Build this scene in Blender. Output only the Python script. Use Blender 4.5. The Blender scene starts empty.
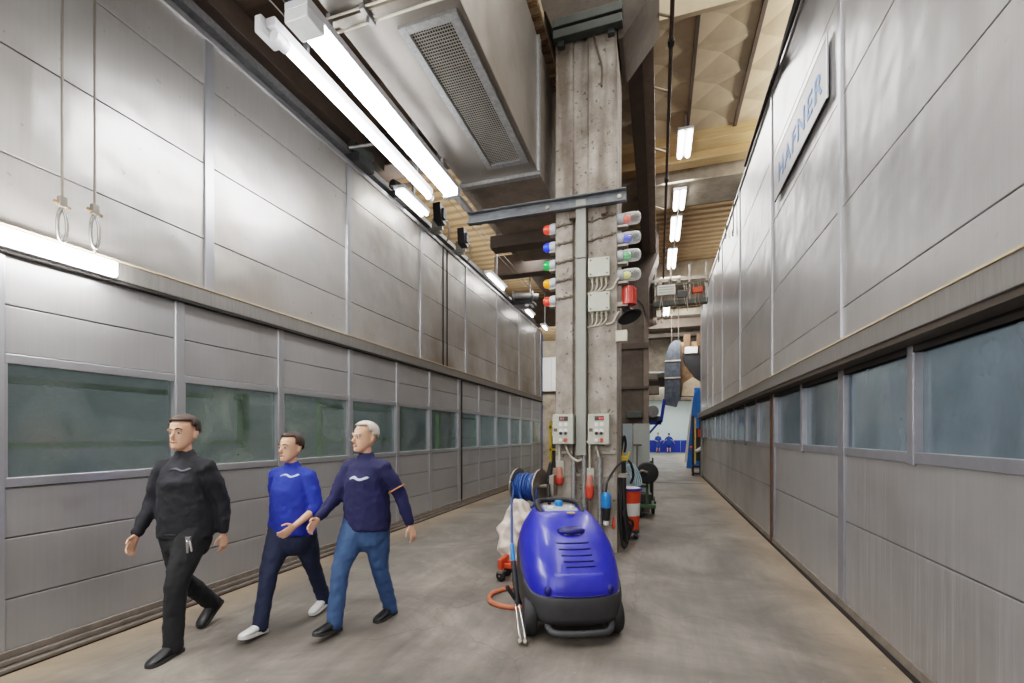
import bpy, bmesh, math, random
from mathutils import Vector, Matrix, Quaternion
random.seed(7)
scene = bpy.context.scene
COL = scene.collection
PI = math.pi

# ------------------------------------------------------------------ materials
MATS = {}
def lin(c):
    return tuple(((x/12.92) if x <= .04045 else ((x+.055)/1.055)**2.4) for x in c)
def rgb(r, g, b):
    return lin((r/255., g/255., b/255.)) + (1.,)

def nt_new(name):
    m = bpy.data.materials.new(name); m.use_nodes = True
    nt = m.node_tree
    for n in list(nt.nodes): nt.nodes.remove(n)
    out = nt.nodes.new('ShaderNodeOutputMaterial')
    return m, nt, out

def plain(name, col, rough=.5, metal=0., var=.12, scale=6., bump=0., bscale=40., emit=0., emcol=None, trans=0., alpha=1., coat=0., spec=.5, stretch=(1,1,1)):
    """one colour, gently mottled by noise, optional fine bump"""
    if name in MATS: return MATS[name]
    m, nt, out = nt_new(name)
    N = nt.nodes; L = nt.links
    b = N.new('ShaderNodeBsdfPrincipled'); L.new(b.outputs[0], out.inputs[0])
    tc = N.new('ShaderNodeTexCoord')
    mp = N.new('ShaderNodeMapping'); mp.inputs['Scale'].default_value = stretch
    L.new(tc.outputs['Object'], mp.inputs[0])
    ns = N.new('ShaderNodeTexNoise'); ns.inputs['Scale'].default_value = scale; ns.inputs['Detail'].default_value = 6; ns.inputs['Roughness'].default_value = .65
    L.new(mp.outputs[0], ns.inputs[0])
    rp = N.new('ShaderNodeValToRGB')
    rp.color_ramp.elements[0].position = .3; rp.color_ramp.elements[1].position = .72
    rp.color_ramp.elements[0].color = tuple(c*(1-var) for c in col[:3]) + (1,)
    rp.color_ramp.elements[1].color = tuple(min(1, c*(1+var)) for c in col[:3]) + (1,)
    L.new(ns.outputs[0], rp.inputs[0]); L.new(rp.outputs[0], b.inputs['Base Color'])
    b.inputs['Roughness'].default_value = rough; b.inputs['Metallic'].default_value = metal
    b.inputs['Specular IOR Level'].default_value = spec
    b.inputs['Coat Weight'].default_value = coat
    if trans: b.inputs['Transmission Weight'].default_value = trans
    if alpha < 1: b.inputs['Alpha'].default_value = alpha
    if emit:
        b.inputs['Emission Strength'].default_value = emit
        b.inputs['Emission Color'].default_value = emcol or col
    if bump:
        n2 = N.new('ShaderNodeTexNoise'); n2.inputs['Scale'].default_value = bscale; n2.inputs['Detail'].default_value = 4
        L.new(mp.outputs[0], n2.inputs[0])
        bp = N.new('ShaderNodeBump'); bp.inputs['Strength'].default_value = bump; bp.inputs['Distance'].default_value = .02
        L.new(n2.outputs[0], bp.inputs['Height']); L.new(bp.outputs[0], b.inputs['Normal'])
    MATS[name] = m
    return m

def sheet_metal(name, col, stain, rough=.42, metal=.6, streak=.0, streakcol=None, stain_amt=.5, island=.1, spots=.0, low=None):
    """weathered sheet steel: tone per sheet, cloudy stains, vertical runs, dents"""
    m, nt, out = nt_new(name)
    N = nt.nodes; L = nt.links
    b = N.new('ShaderNodeBsdfPrincipled'); L.new(b.outputs[0], out.inputs[0])
    tc = N.new('ShaderNodeTexCoord')
    geo = N.new('ShaderNodeNewGeometry')
    # cloud stains
    n1 = N.new('ShaderNodeTexNoise'); n1.inputs['Scale'].default_value = .9; n1.inputs['Detail'].default_value = 5
    L.new(tc.outputs['Object'], n1.inputs[0])
    r1 = N.new('ShaderNodeValToRGB'); r1.color_ramp.elements[0].position = .45; r1.color_ramp.elements[1].position = .75
    r1.color_ramp.elements[0].color = (0,0,0,1); r1.color_ramp.elements[1].color = (stain_amt,)*3 + (1,)
    L.new(n1.outputs[0], r1.inputs[0])
    mx = N.new('ShaderNodeMixRGB'); mx.inputs[1].default_value = col; mx.inputs[2].default_value = stain
    L.new(r1.outputs[0], mx.inputs[0])
    if low:
        sp = N.new('ShaderNodeSeparateXYZ'); L.new(tc.outputs['Object'], sp.inputs[0])
        lz = N.new('ShaderNodeMapRange'); lz.inputs[1].default_value = low[0]; lz.inputs[2].default_value = low[1]; lz.inputs[3].default_value = 1; lz.inputs[4].default_value = 0
        L.new(sp.outputs[2], lz.inputs[0])
        nl = N.new('ShaderNodeTexNoise'); nl.inputs['Scale'].default_value = .8; nl.inputs['Detail'].default_value = 4; L.new(tc.outputs['Object'], nl.inputs[0])
        rl_ = N.new('ShaderNodeMapRange'); rl_.inputs[1].default_value = .4; rl_.inputs[2].default_value = .65; rl_.inputs[3].default_value = 0; rl_.inputs[4].default_value = low[2]; L.new(nl.outputs[0], rl_.inputs[0])
        ly = N.new('ShaderNodeMapRange'); ly.inputs[1].default_value = 4.; ly.inputs[2].default_value = 9.; ly.inputs[3].default_value = .12; ly.inputs[4].default_value = 1; L.new(sp.outputs[1], ly.inputs[0])
        my_ = N.new('ShaderNodeMath'); my_.operation = 'MULTIPLY'; L.new(lz.outputs[0], my_.inputs[0]); L.new(ly.outputs[0], my_.inputs[1])
        ml_ = N.new('ShaderNodeMath'); ml_.operation = 'MULTIPLY'; L.new(my_.outputs[0], ml_.inputs[0]); L.new(rl_.outputs[0], ml_.inputs[1])
        ml2 = N.new('ShaderNodeMixRGB'); L.new(ml_.outputs[0], ml2.inputs[0]); L.new(mx.outputs[0], ml2.inputs[1]); ml2.inputs[2].default_value = low[3]
        mx = ml2
    # per sheet value
    mr = N.new('ShaderNodeMapRange'); mr.inputs[3].default_value = 1-island; mr.inputs[4].default_value = 1+island
    L.new(geo.outputs['Random Per Island'], mr.inputs[0])
    mv = N.new('ShaderNodeVectorMath'); mv.operation = 'SCALE'
    L.new(mx.outputs[0], mv.inputs[0]); L.new(mr.outputs[0], mv.inputs['Scale'])
    last = mv.outputs[0]
    # grain: very fine vertical brushing
    mp = N.new('ShaderNodeMapping'); mp.inputs['Scale'].default_value = (40, 40, 1.2)
    L.new(tc.outputs['Object'], mp.inputs[0])
    n2 = N.new('ShaderNodeTexNoise'); n2.inputs['Scale'].default_value = 1.; n2.inputs['Detail'].default_value = 4
    L.new(mp.outputs[0], n2.inputs[0])
    mr2 = N.new('ShaderNodeMapRange'); mr2.inputs[3].default_value = .93; mr2.inputs[4].default_value = 1.07
    L.new(n2.outputs[0], mr2.inputs[0])
    mv2 = N.new('ShaderNodeVectorMath'); mv2.operation = 'SCALE'
    L.new(last, mv2.inputs[0]); L.new(mr2.outputs[0], mv2.inputs['Scale'])
    last = mv2.outputs[0]
    if streak:
        mp3 = N.new('ShaderNodeMapping'); mp3.inputs['Scale'].default_value = (16, 16, .5)
        L.new(tc.outputs['Object'], mp3.inputs[0])
        n3 = N.new('ShaderNodeTexNoise'); n3.inputs['Scale'].default_value = 1.; n3.inputs['Detail'].default_value = 8; n3.inputs['Roughness'].default_value = .75
        L.new(mp3.outputs[0], n3.inputs[0])
        r3 = N.new('ShaderNodeValToRGB'); r3.color_ramp.elements[0].position = .5; r3.color_ramp.elements[1].position = .8
        r3.color_ramp.elements[0].color = (0,0,0,1); r3.color_ramp.elements[1].color = (streak,)*3 + (1,)
        L.new(n3.outputs[0], r3.inputs[0])
        pm = N.new('ShaderNodeTexNoise'); pm.inputs['Scale'].default_value = .8; pm.inputs['Detail'].default_value = 3; L.new(tc.outputs['Object'], pm.inputs[0])
        pr2 = N.new('ShaderNodeMapRange'); pr2.inputs[1].default_value = .38; pr2.inputs[2].default_value = .62; L.new(pm.outputs[0], pr2.inputs[0])
        pmul = N.new('ShaderNodeVectorMath'); pmul.operation = 'SCALE'; L.new(r3.outputs[0], pmul.inputs[0]); L.new(pr2.outputs[0], pmul.inputs['Scale'])
        r3 = pmul
        mx3 = N.new('ShaderNodeMixRGB'); L.new(last, mx3.inputs[1]); mx3.inputs[2].default_value = streakcol
        L.new(r3.outputs[0], mx3.inputs[0]); last = mx3.outputs[0]
    if spots:
        n5 = N.new('ShaderNodeTexNoise'); n5.inputs['Scale'].default_value = 14; n5.inputs['Detail'].default_value = 2
        L.new(tc.outputs['Object'], n5.inputs[0])
        r5 = N.new('ShaderNodeValToRGB'); r5.color_ramp.elements[0].position = .70; r5.color_ramp.elements[1].position = .76
        r5.color_ramp.elements[0].color = (0,0,0,1); r5.color_ramp.elements[1].color = (spots,)*3 + (1,)
        L.new(n5.outputs[0], r5.inputs[0])
        mx5 = N.new('ShaderNodeMixRGB'); L.new(last, mx5.inputs[1]); mx5.inputs[2].default_value = rgb(90,76,66)
        L.new(r5.outputs[0], mx5.inputs[0]); last = mx5.outputs[0]
    L.new(last, b.inputs['Base Color'])
    mrr = N.new('ShaderNodeMapRange'); mrr.inputs[3].default_value = rough-.1; mrr.inputs[4].default_value = rough+.12
    L.new(n1.outputs[0], mrr.inputs[0]); L.new(mrr.outputs[0], b.inputs['Roughness'])
    b.inputs['Metallic'].default_value = metal
    # dents
    n4 = N.new('ShaderNodeTexNoise'); n4.inputs['Scale'].default_value = 1.6; n4.inputs['Detail'].default_value = 2
    L.new(tc.outputs['Object'], n4.inputs[0])
    bp = N.new('ShaderNodeBump'); bp.inputs['Strength'].default_value = .22; bp.inputs['Distance'].default_value = .12
    L.new(n4.outputs[0], bp.inputs['Height'])
    bp2 = N.new('ShaderNodeBump'); bp2.inputs['Strength'].default_value = .12; bp2.inputs['Distance'].default_value = .004
    n6 = N.new('ShaderNodeTexNoise'); n6.inputs['Scale'].default_value = 60; L.new(tc.outputs['Object'], n6.inputs[0])
    L.new(n6.outputs[0], bp2.inputs['Height']); L.new(bp.outputs[0], bp2.inputs['Normal'])
    L.new(bp2.outputs[0], b.inputs['Normal'])
    MATS[name] = m
    return m

def concrete(name, c1, c2, c3, scale=1.2, rough=.75, pits=True, stain=None):
    m, nt, out = nt_new(name)
    N = nt.nodes; L = nt.links
    b = N.new('ShaderNodeBsdfPrincipled'); L.new(b.outputs[0], out.inputs[0])
    tc = N.new('ShaderNodeTexCoord')
    n1 = N.new('ShaderNodeTexNoise'); n1.inputs['Scale'].default_value = scale; n1.inputs['Detail'].default_value = 9; n1.inputs['Roughness'].default_value = .68
    L.new(tc.outputs['Object'], n1.inputs[0])
    r = N.new('ShaderNodeValToRGB'); r.color_ramp.elements[0].position = .3; r.color_ramp.elements[0].color = c1
    r.color_ramp.elements[1].position = .7; r.color_ramp.elements[1].color = c3
    e = r.color_ramp.elements.new(.5); e.color = c2
    L.new(n1.outputs[0], r.inputs[0])
    last = r.outputs[0]
    if stain:
        sp = N.new('ShaderNodeSeparateXYZ'); L.new(tc.outputs['Object'], sp.inputs[0])
        mpz = N.new('ShaderNodeMapping'); mpz.inputs['Scale'].default_value = (5,5,.5); L.new(tc.outputs['Object'], mpz.inputs[0])
        ns = N.new('ShaderNodeTexNoise'); ns.inputs['Scale'].default_value = 1.; ns.inputs['Detail'].default_value = 6; L.new(mpz.outputs[0], ns.inputs[0])
        rs = N.new('ShaderNodeMapRange'); rs.inputs[1].default_value = .42; rs.inputs[2].default_value = .62; rs.inputs[3].default_value = 0; rs.inputs[4].default_value = .85; L.new(ns.outputs[0], rs.inputs[0])
        hz = N.new('ShaderNodeValToRGB'); hz.color_ramp.elements[0].position = 0; hz.color_ramp.elements[0].color = (.9,.9,.9,1); hz.color_ramp.elements[1].position = 1; hz.color_ramp.elements[1].color = (1,1,1,1)
        for p_, v_ in ((.22,.35),(.6,.25),(.66,.75)):
            q_ = hz.color_ramp.elements.new(p_); q_.color = (v_,v_,v_,1)
        dv = N.new('ShaderNodeMath'); dv.operation = 'DIVIDE'; dv.inputs[1].default_value = 7.6; L.new(sp.outputs[2], dv.inputs[0]); L.new(dv.outputs[0], hz.inputs[0])
        ms = N.new('ShaderNodeMath'); ms.operation = 'MULTIPLY'; L.new(rs.outputs[0], ms.inputs[0]); L.new(hz.outputs[0], ms.inputs[1])
        mxs = N.new('ShaderNodeMixRGB'); L.new(ms.outputs[0], mxs.inputs[0]); L.new(last, mxs.inputs[1]); mxs.inputs[2].default_value = stain; last = mxs.outputs[0]
    n2 = N.new('ShaderNodeTexNoise'); n2.inputs['Scale'].default_value = 17; n2.inputs['Detail'].default_value = 3
    L.new(tc.outputs['Object'], n2.inputs[0])
    if pits:
        r2 = N.new('ShaderNodeValToRGB'); r2.color_ramp.elements[0].position = .63; r2.color_ramp.elements[1].position = .69
        r2.color_ramp.elements[0].color = (0,0,0,1); r2.color_ramp.elements[1].color = (.75,.75,.75,1)
        L.new(n2.outputs[0], r2.inputs[0])
        mx = N.new('ShaderNodeMixRGB'); mx.inputs[2].default_value = tuple(x*.35 for x in c1[:3]) + (1,)
        L.new(r2.outputs[0], mx.inputs[0]); L.new(last, mx.inputs[1]); last = mx.outputs[0]
    L.new(last, b.inputs['Base Color'])
    b.inputs['Roughness'].default_value = rough
    bp = N.new('ShaderNodeBump'); bp.inputs['Strength'].default_value = .35; bp.inputs['Distance'].default_value = .012
    L.new(n2.outputs[0], bp.inputs['Height']); L.new(bp.outputs[0], b.inputs['Normal'])
    MATS[name] = m
    return m

def floor_mat():
    m, nt, out = nt_new('floor_concrete')
    N = nt.nodes; L = nt.links
    b = N.new('ShaderNodeBsdfPrincipled'); L.new(b.outputs[0], out.inputs[0])
    tc = N.new('ShaderNodeTexCoord')
    sep = N.new('ShaderNodeSeparateXYZ'); L.new(tc.outputs['Object'], sep.inputs[0])
    n1 = N.new('ShaderNodeTexNoise'); n1.inputs['Scale'].default_value = .7; n1.inputs['Detail'].default_value = 10; n1.inputs['Roughness'].default_value = .66; n1.inputs['Distortion'].default_value = .6
    L.new(tc.outputs['Object'], n1.inputs[0])
    r = N.new('ShaderNodeValToRGB'); r.color_ramp.elements[0].position = .3; r.color_ramp.elements[0].color = rgb(80,74,68)
    r.color_ramp.elements[1].position = .72; r.color_ramp.elements[1].color = rgb(150,141,131)
    e = r.color_ramp.elements.new(.5); e.color = rgb(115,108,100)
    L.new(n1.outputs[0], r.inputs[0])
    # streaky scuffs along the corridor
    mp = N.new('ShaderNodeMapping'); mp.inputs['Scale'].default_value = (5, .7, 1); mp.inputs['Rotation'].default_value = (0,0,.5)
    L.new(tc.outputs['Object'], mp.inputs[0])
    n2 = N.new('ShaderNodeTexNoise'); n2.inputs['Scale'].default_value = 1.3; n2.inputs['Detail'].default_value = 8; n2.inputs['Roughness'].default_value = .7
    L.new(mp.outputs[0], n2.inputs[0])
    mr = N.new('ShaderNodeMapRange'); mr.inputs[1].default_value = .35; mr.inputs[2].default_value = .7; mr.inputs[3].default_value = .74; mr.inputs[4].default_value = 1.16
    L.new(n2.outputs[0], mr.inputs[0])
    v = N.new('ShaderNodeVectorMath'); v.operation = 'SCALE'; L.new(r.outputs[0], v.inputs[0]); L.new(mr.outputs[0], v.inputs['Scale'])
    # tan dust along both wall feet
    def band(x0, x1):
        a = N.new('ShaderNodeMapRange'); a.inputs[1].default_value = x0; a.inputs[2].default_value = x1; a.inputs[3].default_value = 0; a.inputs[4].default_value = 1
        a.interpolation_type = 'SMOOTHSTEP'
        L.new(sep.outputs[0], a.inputs[0]); return a
    aR = band(.9, 1.8); aL = band(-3.5, -4.5)
    ad = N.new('ShaderNodeMath'); ad.operation = 'ADD'; ad.use_clamp = True
    L.new(aR.outputs[0], ad.inputs[0]); L.new(aL.outputs[0], ad.inputs[1])
    ml = N.new('ShaderNodeMath'); ml.operation = 'MULTIPLY'; L.new(ad.outputs[0], ml.inputs[0]); L.new(n1.outputs[0], ml.inputs[1])
    mx = N.new('ShaderNodeMixRGB'); L.new(ml.outputs[0], mx.inputs[0]); L.new(v.outputs[0], mx.inputs[1]); mx.inputs[2].default_value = rgb(176,150,120)
    # light patch of dust at far
    n3 = N.new('ShaderNodeTexNoise'); n3.inputs['Scale'].default_value = 26; n3.inputs['Detail'].default_value = 5
    L.new(tc.outputs['Object'], n3.inputs[0])
    r3 = N.new('ShaderNodeValToRGB'); r3.color_ramp.elements[0].position = .70; r3.color_ramp.elements[1].position = .78
    r3.color_ramp.elements[0].color = (0,0,0,1); r3.color_ramp.elements[1].color = (.5,.5,.5,1)
    L.new(n3.outputs[0], r3.inputs[0])
    mx2 = N.new('ShaderNodeMixRGB'); L.new(r3.outputs[0], mx2.inputs[0]); L.new(mx.outputs[0], mx2.inputs[1]); mx2.inputs[2].default_value = rgb(196,184,168)
    # hairline cracks
    vo = N.new('ShaderNodeTexVoronoi'); vo.feature = 'DISTANCE_TO_EDGE'; vo.inputs['Scale'].default_value = .38
    nd = N.new('ShaderNodeTexNoise'); nd.inputs['Scale'].default_value = 2.2; nd.inputs['Detail'].default_value = 5; L.new(tc.outputs['Object'], nd.inputs[0])
    va = N.new('ShaderNodeVectorMath'); va.operation = 'MULTIPLY_ADD'; va.inputs[1].default_value = (.5,.5,.5)
    L.new(nd.outputs['Color'], va.inputs[0]); L.new(tc.outputs['Object'], va.inputs[2]); L.new(va.outputs[0], vo.inputs[0])
    rc = N.new('ShaderNodeValToRGB'); rc.color_ramp.elements[0].position = .0; rc.color_ramp.elements[1].position = .0035
    rc.color_ramp.elements[0].color = (.35,.35,.35,1); rc.color_ramp.elements[1].color = (0,0,0,1)
    L.new(vo.outputs['Distance'], rc.inputs[0])
    mx3 = N.new('ShaderNodeMixRGB'); L.new(rc.outputs[0], mx3.inputs[0]); L.new(mx2.outputs[0], mx3.inputs[1]); mx3.inputs[2].default_value = rgb(70,60,52)
    L.new(mx3.outputs[0], b.inputs['Base Color'])
    rr = N.new('ShaderNodeMapRange'); rr.inputs[3].default_value = .42; rr.inputs[4].default_value = .75
    L.new(n2.outputs[0], rr.inputs[0]); L.new(rr.outputs[0], b.inputs['Roughness'])
    bp = N.new('ShaderNodeBump'); bp.inputs['Strength'].default_value = .2; bp.inputs['Distance'].default_value = .01
    L.new(n3.outputs[0], bp.inputs['Height']); L.new(bp.outputs[0], b.inputs['Normal'])
    MATS['floor_concrete'] = m
    return m

def wet_glass(name, film, film_amt, bscale=70., bump=.35, streak=False):
    """pane with a film of condensation: partly see-through, partly milky, shiny"""
    m, nt, out = nt_new(name)
    N = nt.nodes; L = nt.links
    tr = N.new('ShaderNodeBsdfTransparent'); tr.inputs[0].default_value = (.72,.80,.78,1)
    df = N.new('ShaderNodeBsdfDiffuse'); df.inputs[0].default_value = film
    gl = N.new('ShaderNodeBsdfGlossy'); gl.inputs['Roughness'].default_value = .12; gl.inputs[0].default_value = (.85,.92,.95,1)
    tc = N.new('ShaderNodeTexCoord')
    mp = N.new('ShaderNodeMapping'); mp.inputs['Scale'].default_value = (1,1,.35) if streak else (1,1,1)
    L.new(tc.outputs['Object'], mp.inputs[0])
    n1 = N.new('ShaderNodeTexNoise'); n1.inputs['Scale'].default_value = 1.6; n1.inputs['Detail'].default_value = 6; n1.inputs['Distortion'].default_value = 1.2
    L.new(mp.outputs[0], n1.inputs[0])
    mr = N.new('ShaderNodeMapRange'); mr.inputs[1].default_value = .3; mr.inputs[2].default_value = .75; mr.inputs[3].default_value = film_amt*.3; mr.inputs[4].default_value = min(1, film_amt*1.5)
    L.new(n1.outputs[0], mr.inputs[0])
    m1 = N.new('ShaderNodeMixShader'); L.new(mr.outputs[0], m1.inputs[0]); L.new(tr.outputs[0], m1.inputs[1]); L.new(df.outputs[0], m1.inputs[2])
    fr = N.new('ShaderNodeFresnel'); fr.inputs[0].default_value = 1.5
    ad = N.new('ShaderNodeMath'); ad.operation = 'ADD'; ad.inputs[1].default_value = .04; ad.use_clamp = True; L.new(fr.outputs[0], ad.inputs[0])
    m2 = N.new('ShaderNodeMixShader'); L.new(ad.outputs[0], m2.inputs[0]); L.new(m1.outputs[0], m2.inputs[1]); L.new(gl.outputs[0], m2.inputs[2])
    n2 = N.new('ShaderNodeTexNoise'); n2.inputs['Scale'].default_value = bscale; n2.inputs['Detail'].default_value = 2
    L.new(tc.outputs['Object'], n2.inputs[0])
    bp = N.new('ShaderNodeBump'); bp.inputs['Strength'].default_value = bump; bp.inputs['Distance'].default_value = .01
    L.new(n2.outputs[0], bp.inputs['Height']); L.new(bp.outputs[0], gl.inputs['Normal']); L.new(bp.outputs[0], df.inputs['Normal'])
    L.new(m2.outputs[0], out.inputs[0])
    MATS[name] = m
    return m

def clear_dome(name, tint):
    m, nt, out = nt_new(name)
    N = nt.nodes; L = nt.links
    tr = N.new('ShaderNodeBsdfTransparent'); tr.inputs[0].default_value = tint
    pr = N.new('ShaderNodeBsdfPrincipled'); pr.inputs['Base Color'].default_value = (.9,.9,.88,1); pr.inputs['Roughness'].default_value = .12
    lw = N.new('ShaderNodeLayerWeight'); lw.inputs[0].default_value = .45
    mr = N.new('ShaderNodeMapRange'); mr.inputs[3].default_value = .12; mr.inputs[4].default_value = .95
    L.new(lw.outputs['Facing'], mr.inputs[0])
    mx = N.new('ShaderNodeMixShader'); L.new(mr.outputs[0], mx.inputs[0]); L.new(tr.outputs[0], mx.inputs[1]); L.new(pr.outputs[0], mx.inputs[2])
    L.new(mx.outputs[0], out.inputs[0])
    MATS[name] = m
    return m

def corrugated(name, c1, c2, period, axis):
    """profiled roof sheet: ribs as bump and dirt in the valleys"""
    m, nt, out = nt_new(name)
    N = nt.nodes; L = nt.links
    b = N.new('ShaderNodeBsdfPrincipled'); L.new(b.outputs[0], out.inputs[0])
    tc = N.new('ShaderNodeTexCoord')
    n1 = N.new('ShaderNodeTexNoise'); n1.inputs['Scale'].default_value = 1.1; n1.inputs['Detail'].default_value = 7
    L.new(tc.outputs['Object'], n1.inputs[0])
    mx = N.new('ShaderNodeMixRGB'); mx.inputs[1].default_value = c1; mx.inputs[2].default_value = c2
    L.new(n1.outputs[0], mx.inputs[0]); L.new(mx.outputs[0], b.inputs['Base Color'])
    b.inputs['Roughness'].default_value = .7
    MATS[name] = m
    return m

# ------------------------------------------------------------------ mesh builder
class MB:
    def __init__(self): self.bm = bmesh.new()
    def face(self, pts):
        vs = [self.bm.verts.new(p) for p in pts]
        return self.bm.faces.new(vs)
    def box(self, x0, x1, y0, y1, z0, z1, bev=0., M=None):
        b = bmesh.new()
        bmesh.ops.create_cube(b, size=1)
        for v in b.verts:
            v.co = Vector(((x0+x1)/2+v.co.x*(x1-x0), (y0+y1)/2+v.co.y*(y1-y0), (z0+z1)/2+v.co.z*(z1-z0)))
        if bev > 0:
            bmesh.ops.bevel(b, geom=list(b.edges), offset=bev, segments=2, affect='EDGES', profile=.5)
        self.add(b, M); return self
    def add(self, b, M=None):
        mp = {}
        for v in b.verts:
            mp[v] = self.bm.verts.new(M @ v.co if M else v.co)
        for f in b.faces:
            try: self.bm.faces.new([mp[v] for v in f.verts])
            except ValueError: pass
        b.free()
    def ring_loft(self, rings, cap=True, closed=False):
        bm = self.bm
        R = [[bm.verts.new(p) for p in r] for r in rings]
        n = len(R[0])
        seq = list(zip(R, R[1:])) + ([(R[-1], R[0])] if closed else [])
        for a, c in seq:
            for i in range(n):
                j = (i+1) % n
                bm.faces.new((a[i], a[j], c[j], c[i]))
        if cap and not closed:
            bm.faces.new(list(reversed(R[0]))); bm.faces.new(R[-1])
        return self
    def tube(self, pts, r, seg=10, closed=False, flat=None, cap=True):
        """r: number or list of numbers / (a, b) pairs; flat: direction of the b axis"""
        pts = [Vector(p) for p in pts]
        n = len(pts)
        rr = r if isinstance(r, (list, tuple)) and len(r) == n else [r]*n
        rings = []
        prev = None
        for i in range(n):
            if closed:
                t = (pts[(i+1) % n]-pts[i-1]).normalized()
            else:
                t = (pts[min(i+1, n-1)]-pts[max(i-1, 0)]).normalized()
            if flat is not None:
                a = Vector(flat); a = (a - t*a.dot(t))
                if a.length < 1e-4: a = t.orthogonal()
                a.normalize()
            elif prev is None:
                a = t.orthogonal().normalized()
            else:
                a = (prev - t*prev.dot(t)); a = a.normalized() if a.length > 1e-6 else t.orthogonal().normalized()
            prev = a
            bb = t.cross(a)
            ra, rb = rr[i] if isinstance(rr[i], (list, tuple)) else (rr[i], rr[i])
            rings.append([pts[i] + a*(math.cos(2*PI*k/seg)*rb) + bb*(math.sin(2*PI*k/seg)*ra) for k in range(seg)])
        return self.ring_loft(rings, cap=cap, closed=closed)
    def limb(self, pts, r, seg=12, flat=None, open0=False):
        """tube with rounded ends"""
        pts = [Vector(p) for p in pts]
        P, Rr = [], []
        def sc(x, k): return tuple(v*k for v in x) if isinstance(x, (list, tuple)) else x*k
        def mxr(x): return max(x) if isinstance(x, (list, tuple)) else x
        d0 = (pts[0]-pts[1]).normalized(); d1 = (pts[-1]-pts[-2]).normalized()
        for k in (() if open0 else (1., .86, .5)):
            a = math.asin(k)
            P.append(pts[0]+d0*(mxr(r[0])*math.sin(a)*.8)); Rr.append(sc(r[0], max(.12, math.cos(a))))
        P += pts; Rr += list(r)
        for k in (.5, .86, 1.):
            a = math.asin(k)
            P.append(pts[-1]+d1*(mxr(r[-1])*math.sin(a)*.8)); Rr.append(sc(r[-1], max(.12, math.cos(a))))
        return self.tube(P, Rr, seg, flat=flat)
    def cyl(self, p0, p1, r0, r1=None, seg=20):
        return self.tube([p0, p1], [r0, r1 if r1 is not None else r0], seg)
    def lathe(self, prof, loc, direction=(0,0,1), seg=24, cap=True):
        """prof: list of (radius, height) along direction from loc"""
        d = Vector(direction).normalized(); a = d.orthogonal().normalized(); b = d.cross(a); loc = Vector(loc)
        rings = [[loc + d*h + (a*math.cos(2*PI*k/seg)+b*math.sin(2*PI*k/seg))*max(r, 1e-4) for k in range(seg)] for r, h in prof]
        return self.ring_loft(rings, cap=cap)
    def ball(self, c, rx, ry=None, rz=None, M=None, seg=16):
        b = bmesh.new(); bmesh.ops.create_uvsphere(b, u_segments=seg, v_segments=max(8, seg//2+2), radius=1)
        ry = rx if ry is None else ry; rz = rx if rz is None else rz
        S = Matrix.Diagonal((rx, ry, rz, 1))
        T = Matrix.Translation(Vector(c))
        self.add(b, T @ (M.to_4x4() if M else Matrix.Identity(4)) @ S); return self
    def prism(self, poly, axis, a0, a1):
        """extrude a polygon of (u,v) along axis 'x','y','z'"""
        def P(u, v, w):
            return {'x': (w, u, v), 'y': (u, w, v), 'z': (u, v, w)}[axis]
        r0 = [P(u, v, a0) for u, v in poly]; r1 = [P(u, v, a1) for u, v in poly]
        return self.ring_loft([r0, r1])
    def build(self, name, mat, parent=None, smooth=True, bev=0., local=False, wn=True, keep=False):
        off = Vector((0,0,0)); p = parent
        M = wmat(parent) if parent and not local else None
        if not keep: bmesh.ops.recalc_face_normals(self.bm, faces=list(self.bm.faces))
        me = bpy.data.meshes.new(name)
        if M is not None:
            self.bm.transform(M.inverted())
        self.bm.to_mesh(me); self.bm.free()
        o = bpy.data.objects.new(name, me); COL.objects.link(o)
        if parent: o.parent = parent
        me.materials.append(mat)
        if smooth:
            me.shade_smooth()
            me.set_sharp_from_angle(angle=math.radians(50))
        if bev:
            md = o.modifiers.new('bevel', 'BEVEL'); md.width = bev; md.segments = 2; md.limit_method = 'ANGLE'
        if smooth and wn:
            wm = o.modifiers.new('normals', 'WEIGHTED_NORMAL'); wm.keep_sharp = True; wm.weight = 90
        return o

def wmat(o):
    M = Matrix.LocRotScale(o.location, o.rotation_euler, o.scale)
    return wmat(o.parent) @ M if o.parent else M

def empty(name, label, cat, loc=(0,0,0), rz=0., group=None):
    o = bpy.data.objects.new(name, None); COL.objects.link(o)
    o.location = loc; o.rotation_euler = (0,0,rz); o.empty_display_size = .1
    return tag(o, label, cat, group)
def tag(o, label, cat, group=None, kind=None):
    o['label'] = label; o['category'] = cat
    if group: o['group'] = group
    if kind: o['kind'] = kind
    return o
def struct(o):
    o['kind'] = 'structure'; return o

def bez(p, n=16):
    """Catmull-Rom through points"""
    p = [Vector(q) for q in p]
    out = []
    for i in range(len(p)-1):
        a = p[max(i-1,0)]; b = p[i]; c = p[i+1]; d = p[min(i+2, len(p)-1)]
        for k in range(n):
            t = k/n
            out.append(.5*((2*b)+(c-a)*t+(2*a-5*b+4*c-d)*t*t+(3*b-a-3*c+d)*t**3))
    out.append(p[-1]); return out

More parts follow.
